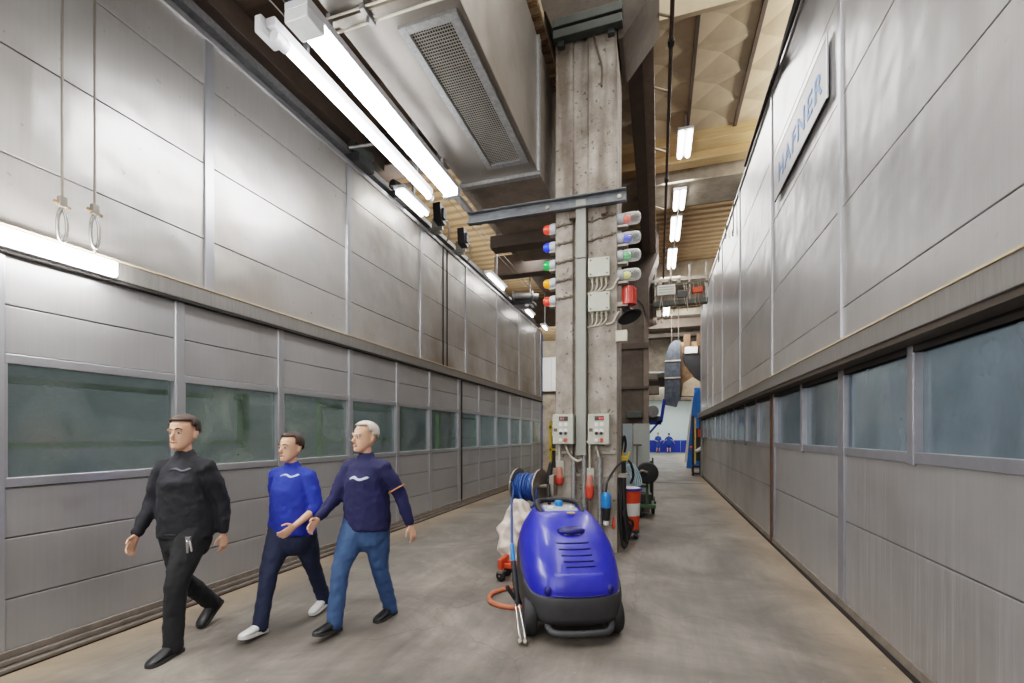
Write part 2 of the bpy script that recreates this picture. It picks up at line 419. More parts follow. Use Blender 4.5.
# ------------------------------------------------------------------ palette
steel_up_l = sheet_metal('steel_upper_left', rgb(186,183,179), rgb(150,140,128), rough=.37, metal=.64, stain_amt=.65, island=.06, spots=.35, low=(3.0,4.9,.8,rgb(112,92,70)))
steel_lo_l = sheet_metal('steel_lower_left', rgb(174,173,173), rgb(144,139,135), rough=.40, metal=.6, stain_amt=.5, island=.04, streak=.25, streakcol=rgb(190,188,186))
steel_up_r = sheet_metal('steel_upper_right', rgb(194,193,193), rgb(164,160,157), rough=.36, metal=.75, stain_amt=.5, island=.05, spots=.12)
steel_lo_r = sheet_metal('steel_lower_right', rgb(176,174,173), rgb(136,129,122), rough=.42, metal=.6, stain_amt=.6, island=.04, streak=.85, streakcol=rgb(206,206,208))
alu = plain('aluminium_profile', rgb(186,186,190), rough=.32, metal=.75, var=.06, scale=3)
ledge_m = plain('ledge_steel', rgb(138,134,130), rough=.5, metal=.6, var=.14, scale=8, stretch=(6,6,.4))
rust_edge = plain('rusty_edge', rgb(196,176,146), rough=.8, var=.15, scale=12)
dark_gap = plain('dark_gap', rgb(38,34,31), rough=.8, var=.2)
rust_brown = plain('rust_brown', rgb(92,66,46), rough=.8, var=.3, scale=10)
galv = plain('galvanised_steel', rgb(150,150,150), rough=.45, metal=.6, var=.25, scale=22)
rail_m = plain('base_rail', rgb(126,118,110), rough=.55, metal=.4, var=.25, scale=9)
conc_col = concrete('column_concrete', rgb(112,101,90), rgb(152,143,133), rgb(184,177,168), scale=2.2, stain=rgb(86,72,60))
conc_dark = concrete('dark_concrete', rgb(62,54,48), rgb(86,77,69), rgb(106,97,88), scale=1.0, pits=False)
conc_mid = concrete('mid_concrete', rgb(96,87,79), rgb(122,112,102), rgb(146,136,124), scale=1.4, pits=False)
beam_light = concrete('light_beam', rgb(128,112,96), rgb(176,164,148), rgb(206,196,180), scale=1.0, pits=False)
girder_m = plain('girder_paint', rgb(80,68,60), rough=.6, var=.2, scale=4)
girder_l = plain('girder_edge', rgb(120,106,95), rough=.6, var=.2, scale=4)
roof_tan = corrugated('roof_sheet', rgb(176,150,116), rgb(140,116,88), .2, 'y')
roof_cream = plain('roof_cream', rgb(168,150,127), rough=.8, var=.16, scale=1.5)
roof_dark = plain('roof_dark', rgb(92,76,64), rough=.85, var=.3, scale=3)
wood_tan = plain('timber_tan', rgb(190,160,118), rough=.8, var=.15, scale=5, stretch=(.4,4,4))
duct_m = sheet_metal('duct_steel', rgb(138,132,126), rgb(94,85,77), rough=.40, metal=.62, stain_amt=.8, island=.03, spots=.3, streak=.35, streakcol=rgb(96,88,80))
vent_m = plain('vent_mesh', rgb(150,145,138), rough=.5, metal=.5)
vent_dark = plain('vent_shadow', rgb(34,32,30), rough=.9)
green_grey = plain('green_grey_steel', rgb(72,76,72), rough=.5, metal=.3, var=.2)
grey_box = plain('grey_enclosure', rgb(178,178,164), rough=.45, var=.06, scale=8)
cream_box = plain('cream_enclosure', rgb(196,190,170), rough=.5, var=.08, scale=14)
trunk_m = plain('trunking_grey', rgb(142,142,134), rough=.5, metal=.2, var=.08, scale=5)
white_cable = plain('pale_cable', rgb(200,192,176), rough=.6)
dark_cable = plain('dirty_cable', rgb(96,84,72), rough=.7, var=.3, scale=20)
black_rub = plain('black_rubber', rgb(30,30,31), rough=.6, var=.2)
black_pl = plain('black_plastic', rgb(38,38,40), rough=.42, var=.15)
charcoal = plain('charcoal_plastic', rgb(52,52,54), rough=.55, var=.12, scale=18)
blue_hood = plain('blue_hood', rgb(36,43,172), rough=.34, var=.22, scale=5, coat=.15)
blue_dark = plain('blue_hood_shade', rgb(16,20,96), rough=.4)  # darker hood blue, paints the shade in hollows, notches and slits
blue_hose = plain('blue_hose', rgb(22,66,130), rough=.45)
blue_bright = plain('blue_plastic', rgb(36,120,200), rough=.4)
orange_hose = plain('orange_hose', rgb(206,112,80), rough=.55, var=.12, scale=15)
orange_paint = plain('orange_paint', rgb(206,72,34), rough=.5, var=.15, scale=12)
white_pl = plain('white_plastic', rgb(222,222,218), rough=.45, var=.04)
bag_m = plain('bag_film', rgb(206,192,180), rough=.4, var=.1, scale=5, bump=1., bscale=7)
chrome = plain('chrome', rgb(196,194,190), rough=.22, metal=.9, var=.05)
steel_dull = plain('dull_steel', rgb(150,142,132), rough=.4, metal=.7, var=.15)
red_pl = plain('red_plastic', rgb(204,70,52), rough=.4, var=.12)
yellow_m = plain('yellow_paint', rgb(214,180,50), rough=.5, var=.15)
green_m = plain('green_paint', rgb(62,84,58), rough=.5, var=.2)
blue_wall = plain('blue_partition', rgb(26,52,150), rough=.55, var=.1)
blue_lift = plain('blue_paint', rgb(38,122,206), rough=.5, var=.15, scale=2)
white_wall = plain('white_wall', rgb(222,232,230), rough=.8, var=.04, scale=1)
pale_blue = plain('pale_blue_hose', rgb(170,196,206), rough=.5)
dark_drum = plain('sooty_steel', rgb(70,76,84), rough=.5, metal=.3, var=.5, scale=5)
rust_m = plain('rusty_hopper', rgb(134,104,76), rough=.85, var=.45, scale=3)
panel_grey = plain('sheet_panel_grey', rgb(150,154,148), rough=.5, var=.06)
booth_in = plain('booth_inside', rgb(94,106,106), rough=.7, var=.25, scale=1.2)
booth_in_r = plain('booth_inside_pale', rgb(128,142,152), rough=.7, var=.25, scale=1.0)
booth_blue = plain('booth_blue', rgb(64,88,150), rough=.6, var=.2)
booth_green = plain('booth_green', rgb(70,120,58), rough=.5)
glow_white = plain('lamp_glow', (1,1,1,1), emit=14., emcol=(1,.98,.95,1))
glow_near = plain('lamp_glow_near', (1,1,1,1), emit=38., emcol=(.97,.98,1,1))
glow_ledge = plain('lamp_glow_ledge', (1,1,1,1), emit=130., emcol=(1,.99,.97,1))
glow_sky = plain('skylight_glow', (1,1,1,1), emit=2.4, emcol=(1,.97,.9,1))
glass_l = wet_glass('glass_left', rgb(118,128,127), .5, bscale=55., bump=.25)
glass_l2 = wet_glass('glass_left_droplets', rgb(122,132,126), .6, bscale=26., bump=.9)
glass_r = wet_glass('glass_right', rgb(120,133,144), .62, bscale=30., bump=.06, streak=True)

# ------------------------------------------------------------------ setting
XL, XR = -4.35, 1.65
YB, YLE, YRE = -3.0, 17.25, 19.2
fl = MB(); fl.face([(-16,-6,0),(14,-6,0),(14,48,0),(-16,48,0)])
floor = struct(fl.build('floor', floor_mat(), smooth=False))
fj = MB(); fj.box(-1.4, 1.6, 16.4, 16.46, .0, .004)
trimn = [0]
def trim(mb, mat, parent=None, **k):
    trimn[0] += 1
    o = mb.build('trim_%d' % trimn[0], mat, parent, **k)
    if parent is None: struct(o)
    return o
trim(fj, dark_gap)

def panels(mb, x, side, ys, zs, gap=.005, th=.08):
    """sheet cladding: one plate per bay and course; side=+1 faces +X"""
    for y0, y1 in zip(ys, ys[1:]):
        for z0, z1 in zip(zs, zs[1:]):
            xa, xb = (x-th, x) if side > 0 else (x, x+th)
            mb.box(xa, xb, y0+gap, y1-gap, z0+gap, z1-gap, bev=.004)
    return mb

# ---- left paint-booth front
ZT = 5.68
up_posts = [-.75, 1.35, 3.46, 5.65, 7.82, 9.97, 12.16, 14.31, 16.35, 17.2]
wl = MB(); panels(wl, XL, 1, [YB] + up_posts, [3.06, 3.62, 4.38, 5.17, ZT])
wall_left = struct(wl.build('wall_left', steel_up_l))
bk = MB(); bk.box(XL-.16, XL-.085, YB, YLE, 2.3, ZT-.02); bk.box(XL-.16, XL-.085, YB, YLE, 0, 1.3)
bk.build('wall_backing', dark_gap, wall_left)
lo_posts = [-2.94, -1.72, -.5, .72, 1.90, 3.16, 4.38, 5.69, 6.97, 8.18, 9.57, 10.8, 12.1, 13.35, 14.54, 15.93, 17.1]
wlo = MB(); panels(wlo, XL, 1, lo_posts + [17.2], [.13, .49, .92, 1.27]); panels(wlo, XL, 1, lo_posts + [17.2], [2.22, 2.56, 2.95])
wlo.build('wall_panel', steel_lo_l, wall_left)
for y in up_posts:
    w = .05
    trim(MB().box(XL-.02, XL+.022, y-w, y+w, 3.09, ZT, bev=.006), alu)
trim(MB().box(XL-.01, XL+.012, 8.74, 8.78, 3.09, ZT-.03, bev=.003).box(XL-.01, XL+.012, 8.93, 8.97, 3.09, ZT-.03, bev=.003), dark_gap)
for y in lo_posts:
    w = .042 if y not in (9.57,) else .07
    trim(MB().box(XL-.02, XL+.02, y-w, y+w, .1, 2.93, bev=.006), alu)
trim(MB().box(XL-.01, XL+.03, 9.655, 9.70, .0, 3.06), dark_gap)
trim(MB().box(XL-.02, XL+.03, YB, YLE, ZT-.05, ZT+.02, bev=.008), alu)      # top edge
trim(MB().box(XL-.05, XL+.075, YB, YLE, 2.935, 3.085, bev=.006), ledge_m)
trim(MB().box(XL-.05, XL+.085, YB, YLE, 3.085, 3.10, bev=.004), rust_edge)
trim(MB().box(XL-.05, XL+.07, YB, YLE, 2.91, 2.935), dark_gap)
bl = MB().box(XL-.03, XL+.03, YB, YLE, .085, .135, bev=.006).box(XL-.03, XL+.055, YB, YLE, .045, .082, bev=.006).box(XL-.03, XL+.095, YB, YLE, .012, .04, bev=.006)
baseboard = struct(bl.build('baseboard_left', rail_m))
MB().box(XL-.03, XL+.09, YB, YLE, 0, .011).build('shadow_gap', dark_gap, baseboard)
wn = [0]
def window(x, side, y0, y1, z0, z1, glass, fmat, fw=.045):
    wn[0] += 1
    g = MB(); xg = x - side*.03
    q_ = [(xg,y0,z0),(xg,y1,z0),(xg,y1,z1),(xg,y0,z1)]
    g.face(q_ if side > 0 else q_[::-1])
    o = struct(g.build('window_%d' % wn[0], glass, smooth=False, keep=True))
    f = MB(); a, b = sorted((x-side*.06, x+side*.016))
    f.box(a, b, y0, y1, z0-fw*1.5, z0, bev=.005); f.box(a, b, y0, y1, z1, z1+fw*1.5, bev=.005)
    f.box(a, b, y0, y0+.012, z0, z1); f.box(a, b, y1-.012, y1, z0, z1)
    f.build('window_frame', fmat, o)
    return o
for i, (a, b) in enumerate(zip(lo_posts, lo_posts[1:])):
    window(XL, 1, a+.042, b-.042, 1.345, 2.15, glass_l2 if i in (5, 6) else glass_l, alu)
# far end cheek and blue edge strip of the left booth
trim(MB().box(XL-.02, XL+.03, 17.2, 17.3, 0, ZT, bev=.006), galv)
trim(MB().box(XL+.0, XL+.05, 17.3, 17.34, 0, ZT-.1), plain('blue_strip', rgb(52,92,158), rough=.5))
# booth interior seen through the panes
bi = MB().box(-8.2, -8.1, YB, 17.2, 0, 5.4).box(-8.1, -4.6, 17.1, 17.2, 0, 5.4).box(-8.1, -4.6, YB, YB+.1, 0, 5.4).box(-8.2, -4.55, YB, 17.2, 5.3, 5.4)
struct(bi.build('wall_booth_left', booth_in, smooth=False))
for k, y in enumerate((2.35, 6.3, 10.6)):
    e = empty('handling_frame', ['green tube frame dimly seen behind first big left pane', 'green tube frame dimly seen behind fourth left pane', 'green tube frame behind the small far left panes'][k], 'frame', (-5.4, y, 0), 0, 'green frames inside the left booth')
    MB().box(-5.45,-5.35,y-.05,y+.05,0,2.2).build('post', booth_green, e)
    MB().box(-5.45,-5.35,y+2.4,y+2.5,0,2.2).build('post', booth_green, e)
    MB().box(-5.44,-5.36,y+.05,y+2.4,1.52,1.58).build('rail', booth_green, e)
    MB().box(-5.44,-5.36,y+.05,y+2.4,2.1,2.16).build('rail', booth_green, e)

# ---- right paint-booth front
ZR = 6.66; XU = 1.60
r_posts = [-2.1, .6, 2.2, 4.9, 7.55, 10.3, 13.0, 15.1, 16.6, 19.1]
r_posts = [-3.0, -.4, 2.2, 4.9, 7.55, 10.3, 13.0, 15.1, 16.6, 19.1]
wr = MB(); panels(wr, XU, -1, r_posts, [2.44, 2.80, 3.72, 4.74, 5.72, ZR])
wall_right = struct(wr.build('wall_right', steel_up_r))
MB().box(XU+.085, XU+.16, YB, YRE, 2.3, ZR-.02).box(XR+.085, XR+.16, YB, YRE, 0, 1.45).build('wall_backing', dark_gap, wall_right)
rl_posts = [-2.4, -1.2, .05, 1.3, 2.5, 3.77, 5.0, 6.24, 7.61, 8.86, 9.95, 11.3, 12.4, 13.5, 14.6, 15.9, 17.4, 18.95]
jo = [YB, -1.2, 1.3, 5.0, 7.61, 9.95, 12.4, 14.6, 17.4, 19.1]
wr2 = MB(); panels(wr2, XR, -1, jo, [.1, .85, 1.46])
wr2.build('wall_panel', steel_lo_r, wall_right)
for y in r_posts:
    trim(MB().box(XU-.018, XU+.02, y-.04, y+.04, 2.44, ZR, bev=.006), alu)
trim(MB().box(XU-.03, XU+.03, YB, YRE, ZR-.03, ZR+.03, bev=.01), alu)
frame_r = plain('window_frame_right', rgb(150,150,156), rough=.4, metal=.6, var=.1)
for y in rl_posts:
    full = y in (5.0, 7.61)
    w = .07 if y == 5.0 else .04
    trim(MB().box(XR-.022, XR+.02, y-w, y+w, .05 if full else 1.44, 2.3, bev=.006), frame_r if y < 7.7 else ledge_m)
trim(MB().box(XR-.03, XR+.02, 7.66, 7.80, 0, 2.3, bev=.01), rust_brown)
trim(MB().box(XR-.02, XR+.03, YB, YRE, 2.2, 2.32), dark_gap)  # dark strip paints the shadow gap beneath the ledge
trim(MB().box(1.47, XU-.0, YB, YRE, 2.29, 2.44, bev=.006), ledge_m)
trim(MB().box(1.46, XU-.0, YB, YRE, 2.44, 2.452), rust_edge)
trim(MB().box(1.49, XR+.1, YB, YRE, 2.25, 2.29), plain('ledge_underside', rgb(70,62,54), rough=.7))  # underside colour darkened to carry the shade below the ledge
bb = struct(MB().box(XR-.025, XR+.03, YB, YRE, .035, .11, bev=.006).build('baseboard_right', rail_m))
MB().box(XR-.035, XR+.03, YB, YRE, 0, .034).build('shadow_gap', dark_gap, bb)
for a, b in zip(rl_posts, rl_posts[1:]):
    window(XR, -1, a+.04, b-.04, 1.53, 2.2, glass_r, frame_r, fw=.05)
struct(MB().box(5.4, 5.5, YB, YRE, 0, 5.4).box(1.85, 5.4, 19.0, 19.1, 0, 5.4).box(1.85, 5.4, YB, YB+.1, 0, 5.4).box(1.8, 5.5, YB, YRE, 5.3, 5.4).build('wall_booth_right', booth_in_r, smooth=False))
# far end cheek of right booth
trim(MB().box(XU-.02, 5.5, 19.1, 19.2, 0, ZR), ledge_m)

# ---- hall shell
# outer walls
struct(MB().box(-14.2, -14, -6, 46, 0, 11).build('wall_outer_left', conc_dark, smooth=False))
struct(MB().box(12, 12.2, -6, 46, 0, 11).build('wall_outer_right', conc_mid, smooth=False))
# roof right bay: ribbed sheets spanning between cross beams
def ribbed(mb, x0, x1, y0, y1, z, pitch, h, along='x'):
    n = int((y1-y0)/pitch)
    prof = []
    for i in range(n+1):
        y = y0+i*pitch
        prof += [(y, z), (y+pitch*.42, z), (y+pitch*.5, z+h), (y+pitch*.92, z+h)]
    for (a, za), (b, zb) in zip(prof, prof[1:]):
        mb.face([(x0,a,za),(x1,a,za),(x1,b,zb),(x0,b,zb)])
    return mb
ceil = struct(ribbed(MB(), -1.6, 9, 14.2, 40, 9.0, .38, .07).build('ceiling', roof_tan, smooth=False))
lid = MB(); lid.box(-14, 12, -6, 46, 10.9, 11)
lid.build('roof_deck', roof_dark, ceil, smooth=False)
# quilted cream lining with battens
q = MB()
ys = [8.47, 9.3, 10.15, 11.0, 11.85]; xs = [-1.45+1.06*i for i in range(9)]
for i in range(len(xs)-1):
    for j in range(len(ys)-1):
        x0, x1, y0, y1 = xs[i], xs[i+1], ys[j], ys[j+1]
        c = ((x0+x1)/2, (y0+y1)/2, 9.12)
        P = [(x0,y0,9.0),(x1,y0,9.0),(x1,y1,9.0),(x0,y1,9.0)]
        for k in range(4): q.face([P[k], P[(k+1) % 4], c])
bmesh.ops.remove_doubles(q.bm, verts=list(q.bm.verts), dist=.001)
struct(q.build('ceiling_lining', roof_cream, smooth=False))
bt = MB()
for x in xs[1:-1]: bt.box(x-.035, x+.035, 8.45, 11.85, 8.93, 9.0)
trim(bt, girder_m)
sky = struct(MB().box(-1.4, 7, 3.0, 8.4, 9.3, 9.36).build('window_skylight', glow_sky, smooth=False))
trim(MB().box(-1.4, 7, 8.38, 8.47, 8.9, 9.4), roof_cream)
def beam(x0, x1, y0, y1, z0, z1, mat, bev=.03):
    return struct(MB().box(x0, x1, y0, y1, z0, z1, bev=bev).build('beam', mat))
beam(-1.5, 9, 11.85, 12.3, 8.75, 9.1, wood_tan); beam(-1.5, 9, 12.3, 12.65, 8.55, 8.85, wood_tan)
beam(-1.5, 9, 12.9, 14.3, 8.35, 9.0, beam_light)
beam(-1.5, 9, 20.6, 21.6, 8.15, 9.0, beam_light); beam(-1.5, 9, 21.6, 21.9, 7.6, 8.2, girder_l)
beam(-1.5, 9, 30.0, 31.0, 8.0, 9.0, beam_light)
beam(-1.5, 9, 27.5, 28.3, 7.75, 8.25, girder_l); beam(-1.5, 9, 27.3, 28.4, 8.38, 8.75, beam_light)
beam(-1.5, 9, 28.4, 29, 7.4, 7.65, conc_dark)
# roof left bay
struct(ribbed(MB(), -14, -1.6, 7.4, 40, 7.3, .36, .06).build('ceiling_left', roof_tan, smooth=False))
ld = MB().box(-14, -2.2, -6, 7.4, 7.3, 7.4)
struct(ld.build('ceiling_left_near', roof_dark, smooth=False))
for y in (-1.5, .5, 2.4, 4.2, 6.0): beam(-14, -2.0, y, y+.25, 7.0, 7.3, roof_dark, .01)
beam(-5.6, -5.2, -4, 7.2, 6.75, 7.1, girder_m, .01); beam(-4.95, -4.75, -4, 7.2, 6.45, 6.75, girder_m, .01)
beam(-14, -1.6, 7.4, 7.9, 6.7, 7.3, girder_m)
beam(-14, -1.6, 18.4, 19.2, 6.3, 7.3, girder_l); beam(-4.05, -1.5, 9.0, 18.4, 6.9, 7.25, conc_dark)
beam(-4.6, -1.5, 12.6, 13.0, 6.3, 6.9, girder_m)
struct(MB().box(-1.8, -1.6, 17.5, 40, 7.2, 11).build('wall_bay', conc_mid, smooth=False))
# galvanised channel lying on top of the left booth
gz = MB().box(-4.62, -4.5, -3, 17, 5.9, 6.06, bev=.01).box(-4.62, -4.42, -3, 17, 5.88, 5.9)
for y in range(-2, 17, 2): gz.box(-4.6, -4.52, y, y+.08, 5.6, 5.9)
trim(gz, galv)
# far cross wall and back room
struct(MB().box(-14, -1.2, 26.6, 26.8, 0, 7.25).box(-1.5, 12, 31.6, 31.8, 3.9, 9).build('wall_cross', beam_light, smooth=False))
struct(MB().box(2.6, 12, 26.4, 26.6, 0, 6).build('wall_cross_right', conc_mid, smooth=False))
struct(MB().box(-6, 8, 45.0, 45.2, 0, 5.2).build('wall_back', white_wall, smooth=False))
struct(MB().box(-6, -5.8, 27, 45, 0, 5.2).box(6, 6.2, 27, 45, 0, 5.2).build('wall_back_side', white_wall, smooth=False))
struct(MB().box(-6, 8, 26.9, 45, 5.1, 5.2).build('ceiling_back', plain('back_ceiling', rgb(150,150,146), rough=.8), smooth=False))
for y in (29., 33., 37., 41.): beam(-6, 6, y, y+.35, 4.55, 5.1, plain('back_beam', rgb(126,124,120), rough=.8))

# ------------------------------------------------------------------ column 1 and what hangs on it
CY = 6.45                                     # front face
col = empty('concrete_column', 'speckled pale grey concrete column behind the blue pressure washer', 'column', (-.97, 6.85, 0))
m = MB()
poly = [(-1.41,CY),(-1.16,CY),(-1.15,CY+.07),(-.95,CY+.07),(-.94,CY),(-.54,CY),(-.54,7.25),(-1.41,7.25)]
m.prism(poly, 'z', 0, 7.55)
m.build('shaft', conc_col, col, bev=.012)
cb = MB()
cb.prism([(-2.15,8.6),(-2.15,8.0),(-1.55,7.78),(-1.41,7.40),(-.54,7.40),(-.52,7.10),(-.46,7.12),(.02,7.72),(.02,8.6)], 'y', CY-.02, 7.3)
cb.build('corbel', conc_dark, col)
cp = MB(); cp.box(-1.42,-.46,6.30,6.43,7.40,7.52,bev=.01).box(-1.42,-.46,6.30,6.43,7.24,7.36,bev=.01).box(-1.40,-.48,6.36,6.43,7.3,7.45)
cp.box(-1.36,-1.27,6.36,6.44,7.17,7.26).box(-.66,-.57,6.36,6.44,7.17,7.26)
cp.build('clamp_bracket', green_grey, col)
MB().tube(bez([(-.86,6.41,7.25),(-.80,6.41,7.0),(-.74,6.41,6.75),(-.75,6.41,6.5)],6), .016, 6).build('cable', dark_cable, col)

c2 = empty('concrete_column', 'dark brown concrete column standing beyond the pale one, above grey sheet panel', 'column', (-.97, 16.4, 0))
MB().box(-1.45,-.47,16,16.9,0,7.6,bev=.03).build('shaft', conc_dark, c2)
MB().prism([(-1.5,8.6),(-1.5,7.2),(-.47,6.0),(-.3,5.4),(-.3,6.9),(.02,7.72),(.02,8.6)], 'y', 15.95, 17.0).build('corbel', girder_m, c2)
MB().box(-.47,-.3,16.05,16.25,0,7.2).box(-.42,-.35,16.25,16.6,0,7.2).build('steel_stanchion', girder_l, c2)
MB().box(-1.5,-.3,15.92,16.0,4.55,4.75,bev=.01).box(-1.5,-.3,15.92,16.0,3.2,3.28).build('band', girder_m, c2)
MB().box(-1.0,-.5,15.6,16.0,2.2,2.42,bev=.02).build('bracket', green_grey, c2)

def girder(y0, y1, label):
    g = empty('crane_girder', label, 'girder', (-.27,(y0+y1)/2,7.75))
    MB().box(-.47,-.06,y0,y1,7.72,7.80,bev=.01).build('bottom_flange', girder_l, g)
    MB().box(-.49,-.24,y0,y1,7.80,8.5,bev=.01).box(-.485,-.24,y0,y1,7.66,7.72).build('web', girder_m, g)
girder(7.32, 15.92, 'brown crane girder overhead running back from the pale column')
girder(17.02, 26.5, 'brown crane girder beyond the dark second column')
g = empty('cable_tray', 'rusty cream tray overhead between the air duct and pale column', 'tray', (-1.8,7.4,7.7))
MB().box(-1.84,-1.58,4.0,8.3,7.66,7.72,bev=.01).box(-1.84,-1.80,4.0,8.3,7.72,7.78).box(-1.62,-1.58,4.0,8.3,7.72,7.78).build('tray', rust_edge, g)
for i in range(20):
    y = 4.1+i*.2; MB().box(-1.82,-1.60,y,y+.05+.06*random.random(),7.62,7.66).build('rung', rust_m, g)

ch = empty('channel_beam', 'galvanised channel beam bolted across the column front below the duct', 'beam', (-1.5,6.38,4.85))
b = MB(); b.box(-2.72,-.41,6.34,6.36,4.80,4.97).box(-2.72,-.41,6.27,6.36,4.955,4.972,bev=.003).box(-2.72,-.41,6.27,6.36,4.80,4.817,bev=.003)
b.build('channel', plain('channel_steel', rgb(104,107,110), rough=.5, metal=.5, var=.25, scale=10), ch)
for x in (-1.5,-.5): MB().lathe([(.0,0),(.03,0),(.03,.02),(.0,.02)], (x,6.34,4.885), (0,-1,0), 6).build('bolt', steel_dull, ch)
MB().box(-1.2,-1.05,6.36,6.45,4.7,4.8).box(-.75,-.68,6.36,6.45,4.7,4.8).build('bracket', dark_cable, ch)

tk = empty('cable_trunking', 'tall grey metal trunking running down the middle of the column', 'trunking', (-1.045,6.40,1.36))
MB().box(-1.095,-.955,6.33,CY+.06,4.115,4.93,bev=.006).build('upper_cover', trunk_m, tk)
MB().box(-1.095,-.955,6.33,CY+.06,1.36,4.105,bev=.006).build('lower_cover', trunk_m, tk)

def cmat(nm, c, e=.6):
    return plain('beacon_'+nm, c, rough=.18, emit=e, emcol=c, coat=.5, var=.03)
BC = {'red': cmat('red', rgb(226,62,42)), 'blue': cmat('blue', rgb(36,60,226)), 'green': cmat('green', rgb(34,160,72)), 'orange': cmat('orange', rgb(240,140,40)), 'yellow': cmat('yellow', rgb(220,216,120), .3)}
dome_clear = clear_dome('clear_dome', (.86,.88,.86,1))
base_grey = plain('beacon_base', rgb(176,180,184), rough=.45)
def cable_strip(mb, x0, x1, z0, z1, r=.016):
    pts = [(x0+(x1-x0)*t, CY-.012+random.uniform(-.004,.004), z0+(z1-z0)*t+random.uniform(-.008,.008)) for t in [i/8 for i in range(9)]]
    mb.tube(pts, r, 6)
    for t in (.15,.5,.85):
        x = x0+(x1-x0)*t; mb.box(x-.012,x+.012,CY-.03,CY,z0+(z1-z0)*t-.022,z0+(z1-z0)*t+.022)
for z, nm, lab in ((4.64,'red','red signal beacon at top of left column edge'),(4.38,'blue','blue signal beacon on the left column edge'),(4.115,'green','green signal beacon on the left column edge'),(3.85,'orange','orange signal beacon on the left column edge'),(3.595,'red','lowest red signal beacon on the left column edge, below the orange one')):
    e = empty('signal_beacon', lab, 'beacon', (-1.41, 6.5, z), 0, 'beacons on the left column edge')
    MB().lathe([(.0,0),(.075,0),(.078,.05),(.07,.085),(0,.085)], (-1.41,6.5,z), (-1,0,0)).build('base', base_grey, e)
    MB().lathe([(.062,.086),(.066,.10),(.066,.14),(.056,.17),(.033,.187),(.001,.19)], (-1.41,6.5,z), (-1,0,0)).build('dome', BC[nm], e)
    MB().box(-1.5,-1.41,CY-.01,6.56,z-.1,z-.078).build('bracket', steel_dull, e)
    mb = MB(); cable_strip(mb, -1.40, -1.15, z+.0, z+.03, .014); mb.build('cable', dark_cable, e)
for z, nm, lab in ((4.665,'red','clear dome beacon with red core, uppermost on the right column edge'),(4.395,'blue','clear dome beacon with blue core on the right column edge'),(4.15,'green','clear dome beacon with green core on the right column edge'),(3.88,'yellow','clear dome beacon with pale yellow core on the right column edge')):
    e = empty('signal_beacon', lab, 'beacon', (-.54, 6.55, z), 0, 'clear domed beacons on the right column edge')
    MB().lathe([(0,0),(.08,0),(.082,.06),(.07,.08),(0,.08)], (-.54,6.55,z), (1,0,0)).build('base', base_grey, e)
    MB().lathe([(.082,.081),(.086,.13),(.086,.24),(.075,.285),(.045,.31),(.001,.318)], (-.54,6.55,z), (1,0,0), cap=False).build('dome', dome_clear, e)
    MB().lathe([(.045,.083),(.05,.10),(.048,.15),(.03,.175),(.001,.18)], (-.54,6.55,z), (1,0,0)).build('core', BC[nm], e)
    if z > 4.2:
        mb = MB(); cable_strip(mb, -.94, -.55, z-.02, z+.05, .013); mb.build('cable', dark_cable, e)
    MB().box(-.56,-.40,6.5,6.62,z-.12,z-.095).build('bracket', steel_dull, e)
e = empty('warning_lamp', 'large red lantern beacon at lower right column edge above black horn', 'lamp', (-.385,6.55,3.42))
MB().lathe([(.10,0),(.10,.03),(.088,.05),(.088,.21),(.075,.245),(.03,.26),(.001,.261)], (-.385,6.55,3.46)).build('lens', plain('lantern_red', rgb(186,54,44), rough=.25, coat=.3), e)
for k in range(6):
    a = k*PI/3; MB().cyl((-.385+.095*math.cos(a),6.55+.095*math.sin(a),3.48),(-.385+.095*math.cos(a),6.55+.095*math.sin(a),3.69),.006,seg=6).build('guard_bar', red_pl, e)
MB().box(-.56,-.40,6.5,6.6,3.44,3.5).build('bracket', steel_dull, e)
e = empty('signal_horn', 'black flared horn tilted below the red lantern beacon', 'horn', (-.40,6.55,3.34))
MB().lathe([(.05,.0),(.06,.05),(.10,.11),(.155,.15),(.17,.155),(.16,.148),(.1,.10),(.04,.06)], (-.43,6.60,3.43), (.35,-.25,-.85), cap=False).build('flare', black_pl, e)
MB().lathe([(0,-.06),(.05,-.06),(.055,0),(.05,.02),(0,.02)], (-.43,6.60,3.43), (.35,-.25,-.85)).build('driver', steel_dull, e)
for z0, z1, lab in ((3.82,4.07,'upper grey junction box with four cables on the column front'),(3.345,3.595,'lower grey junction box with four cables on the column front')):
    e = empty('junction_box', lab, 'box', (-.775,6.40,z0), 0, 'junction boxes on the column')
    MB().box(-.91,-.63,6.30,CY,z0,z1,bev=.015).build('housing', grey_box, e)
    MB().box(-.915,-.625,6.285,6.30,z0-.005,z1+.005,bev=.006).build('lid', grey_box, e)
    for (dx, dz) in ((.03,.03),(.25,.03),(.03,z1-z0-.03),(.25,z1-z0-.03)):
        MB().lathe([(.012,0),(.012,.006),(0,.006)], (-.91+dx,6.285,z0+dz), (0,-1,0), 8).build('screw', dark_cable, e)
    for k in range(4):
        x = -.87+k*.062
        MB().lathe([(.018,0),(.018,-.05),(.012,-.06)], (x,6.38,z0)).build('gland', cream_box, e)
        MB().tube(bez([(x,6.38,z0-.05),(x,6.385,z0-.11),(x-.03-.015*k,6.43,z0-.16),(x-.12-.03*k if x-.12-.03*k > -.95 else -.95,6.44,z0-.19+.008*k)],6), .011, 6).build('cable', white_cable, e)
    MB().tube(bez([(-.69,6.42,z0-.16),(-.6,6.43,z0-.14),(-.55,6.43,z0-.05),(-.52,6.5,z0+.02)],6), .012, 6).build('cable', white_cable, e)
o = empty('socket_box', 'small cream box on the right column edge below the black horn', 'box', (-.46,6.5,3.0))
MB().box(-.56,-.40,6.42,6.54,2.93,3.09,bev=.012).build('housing', cream_box, o)
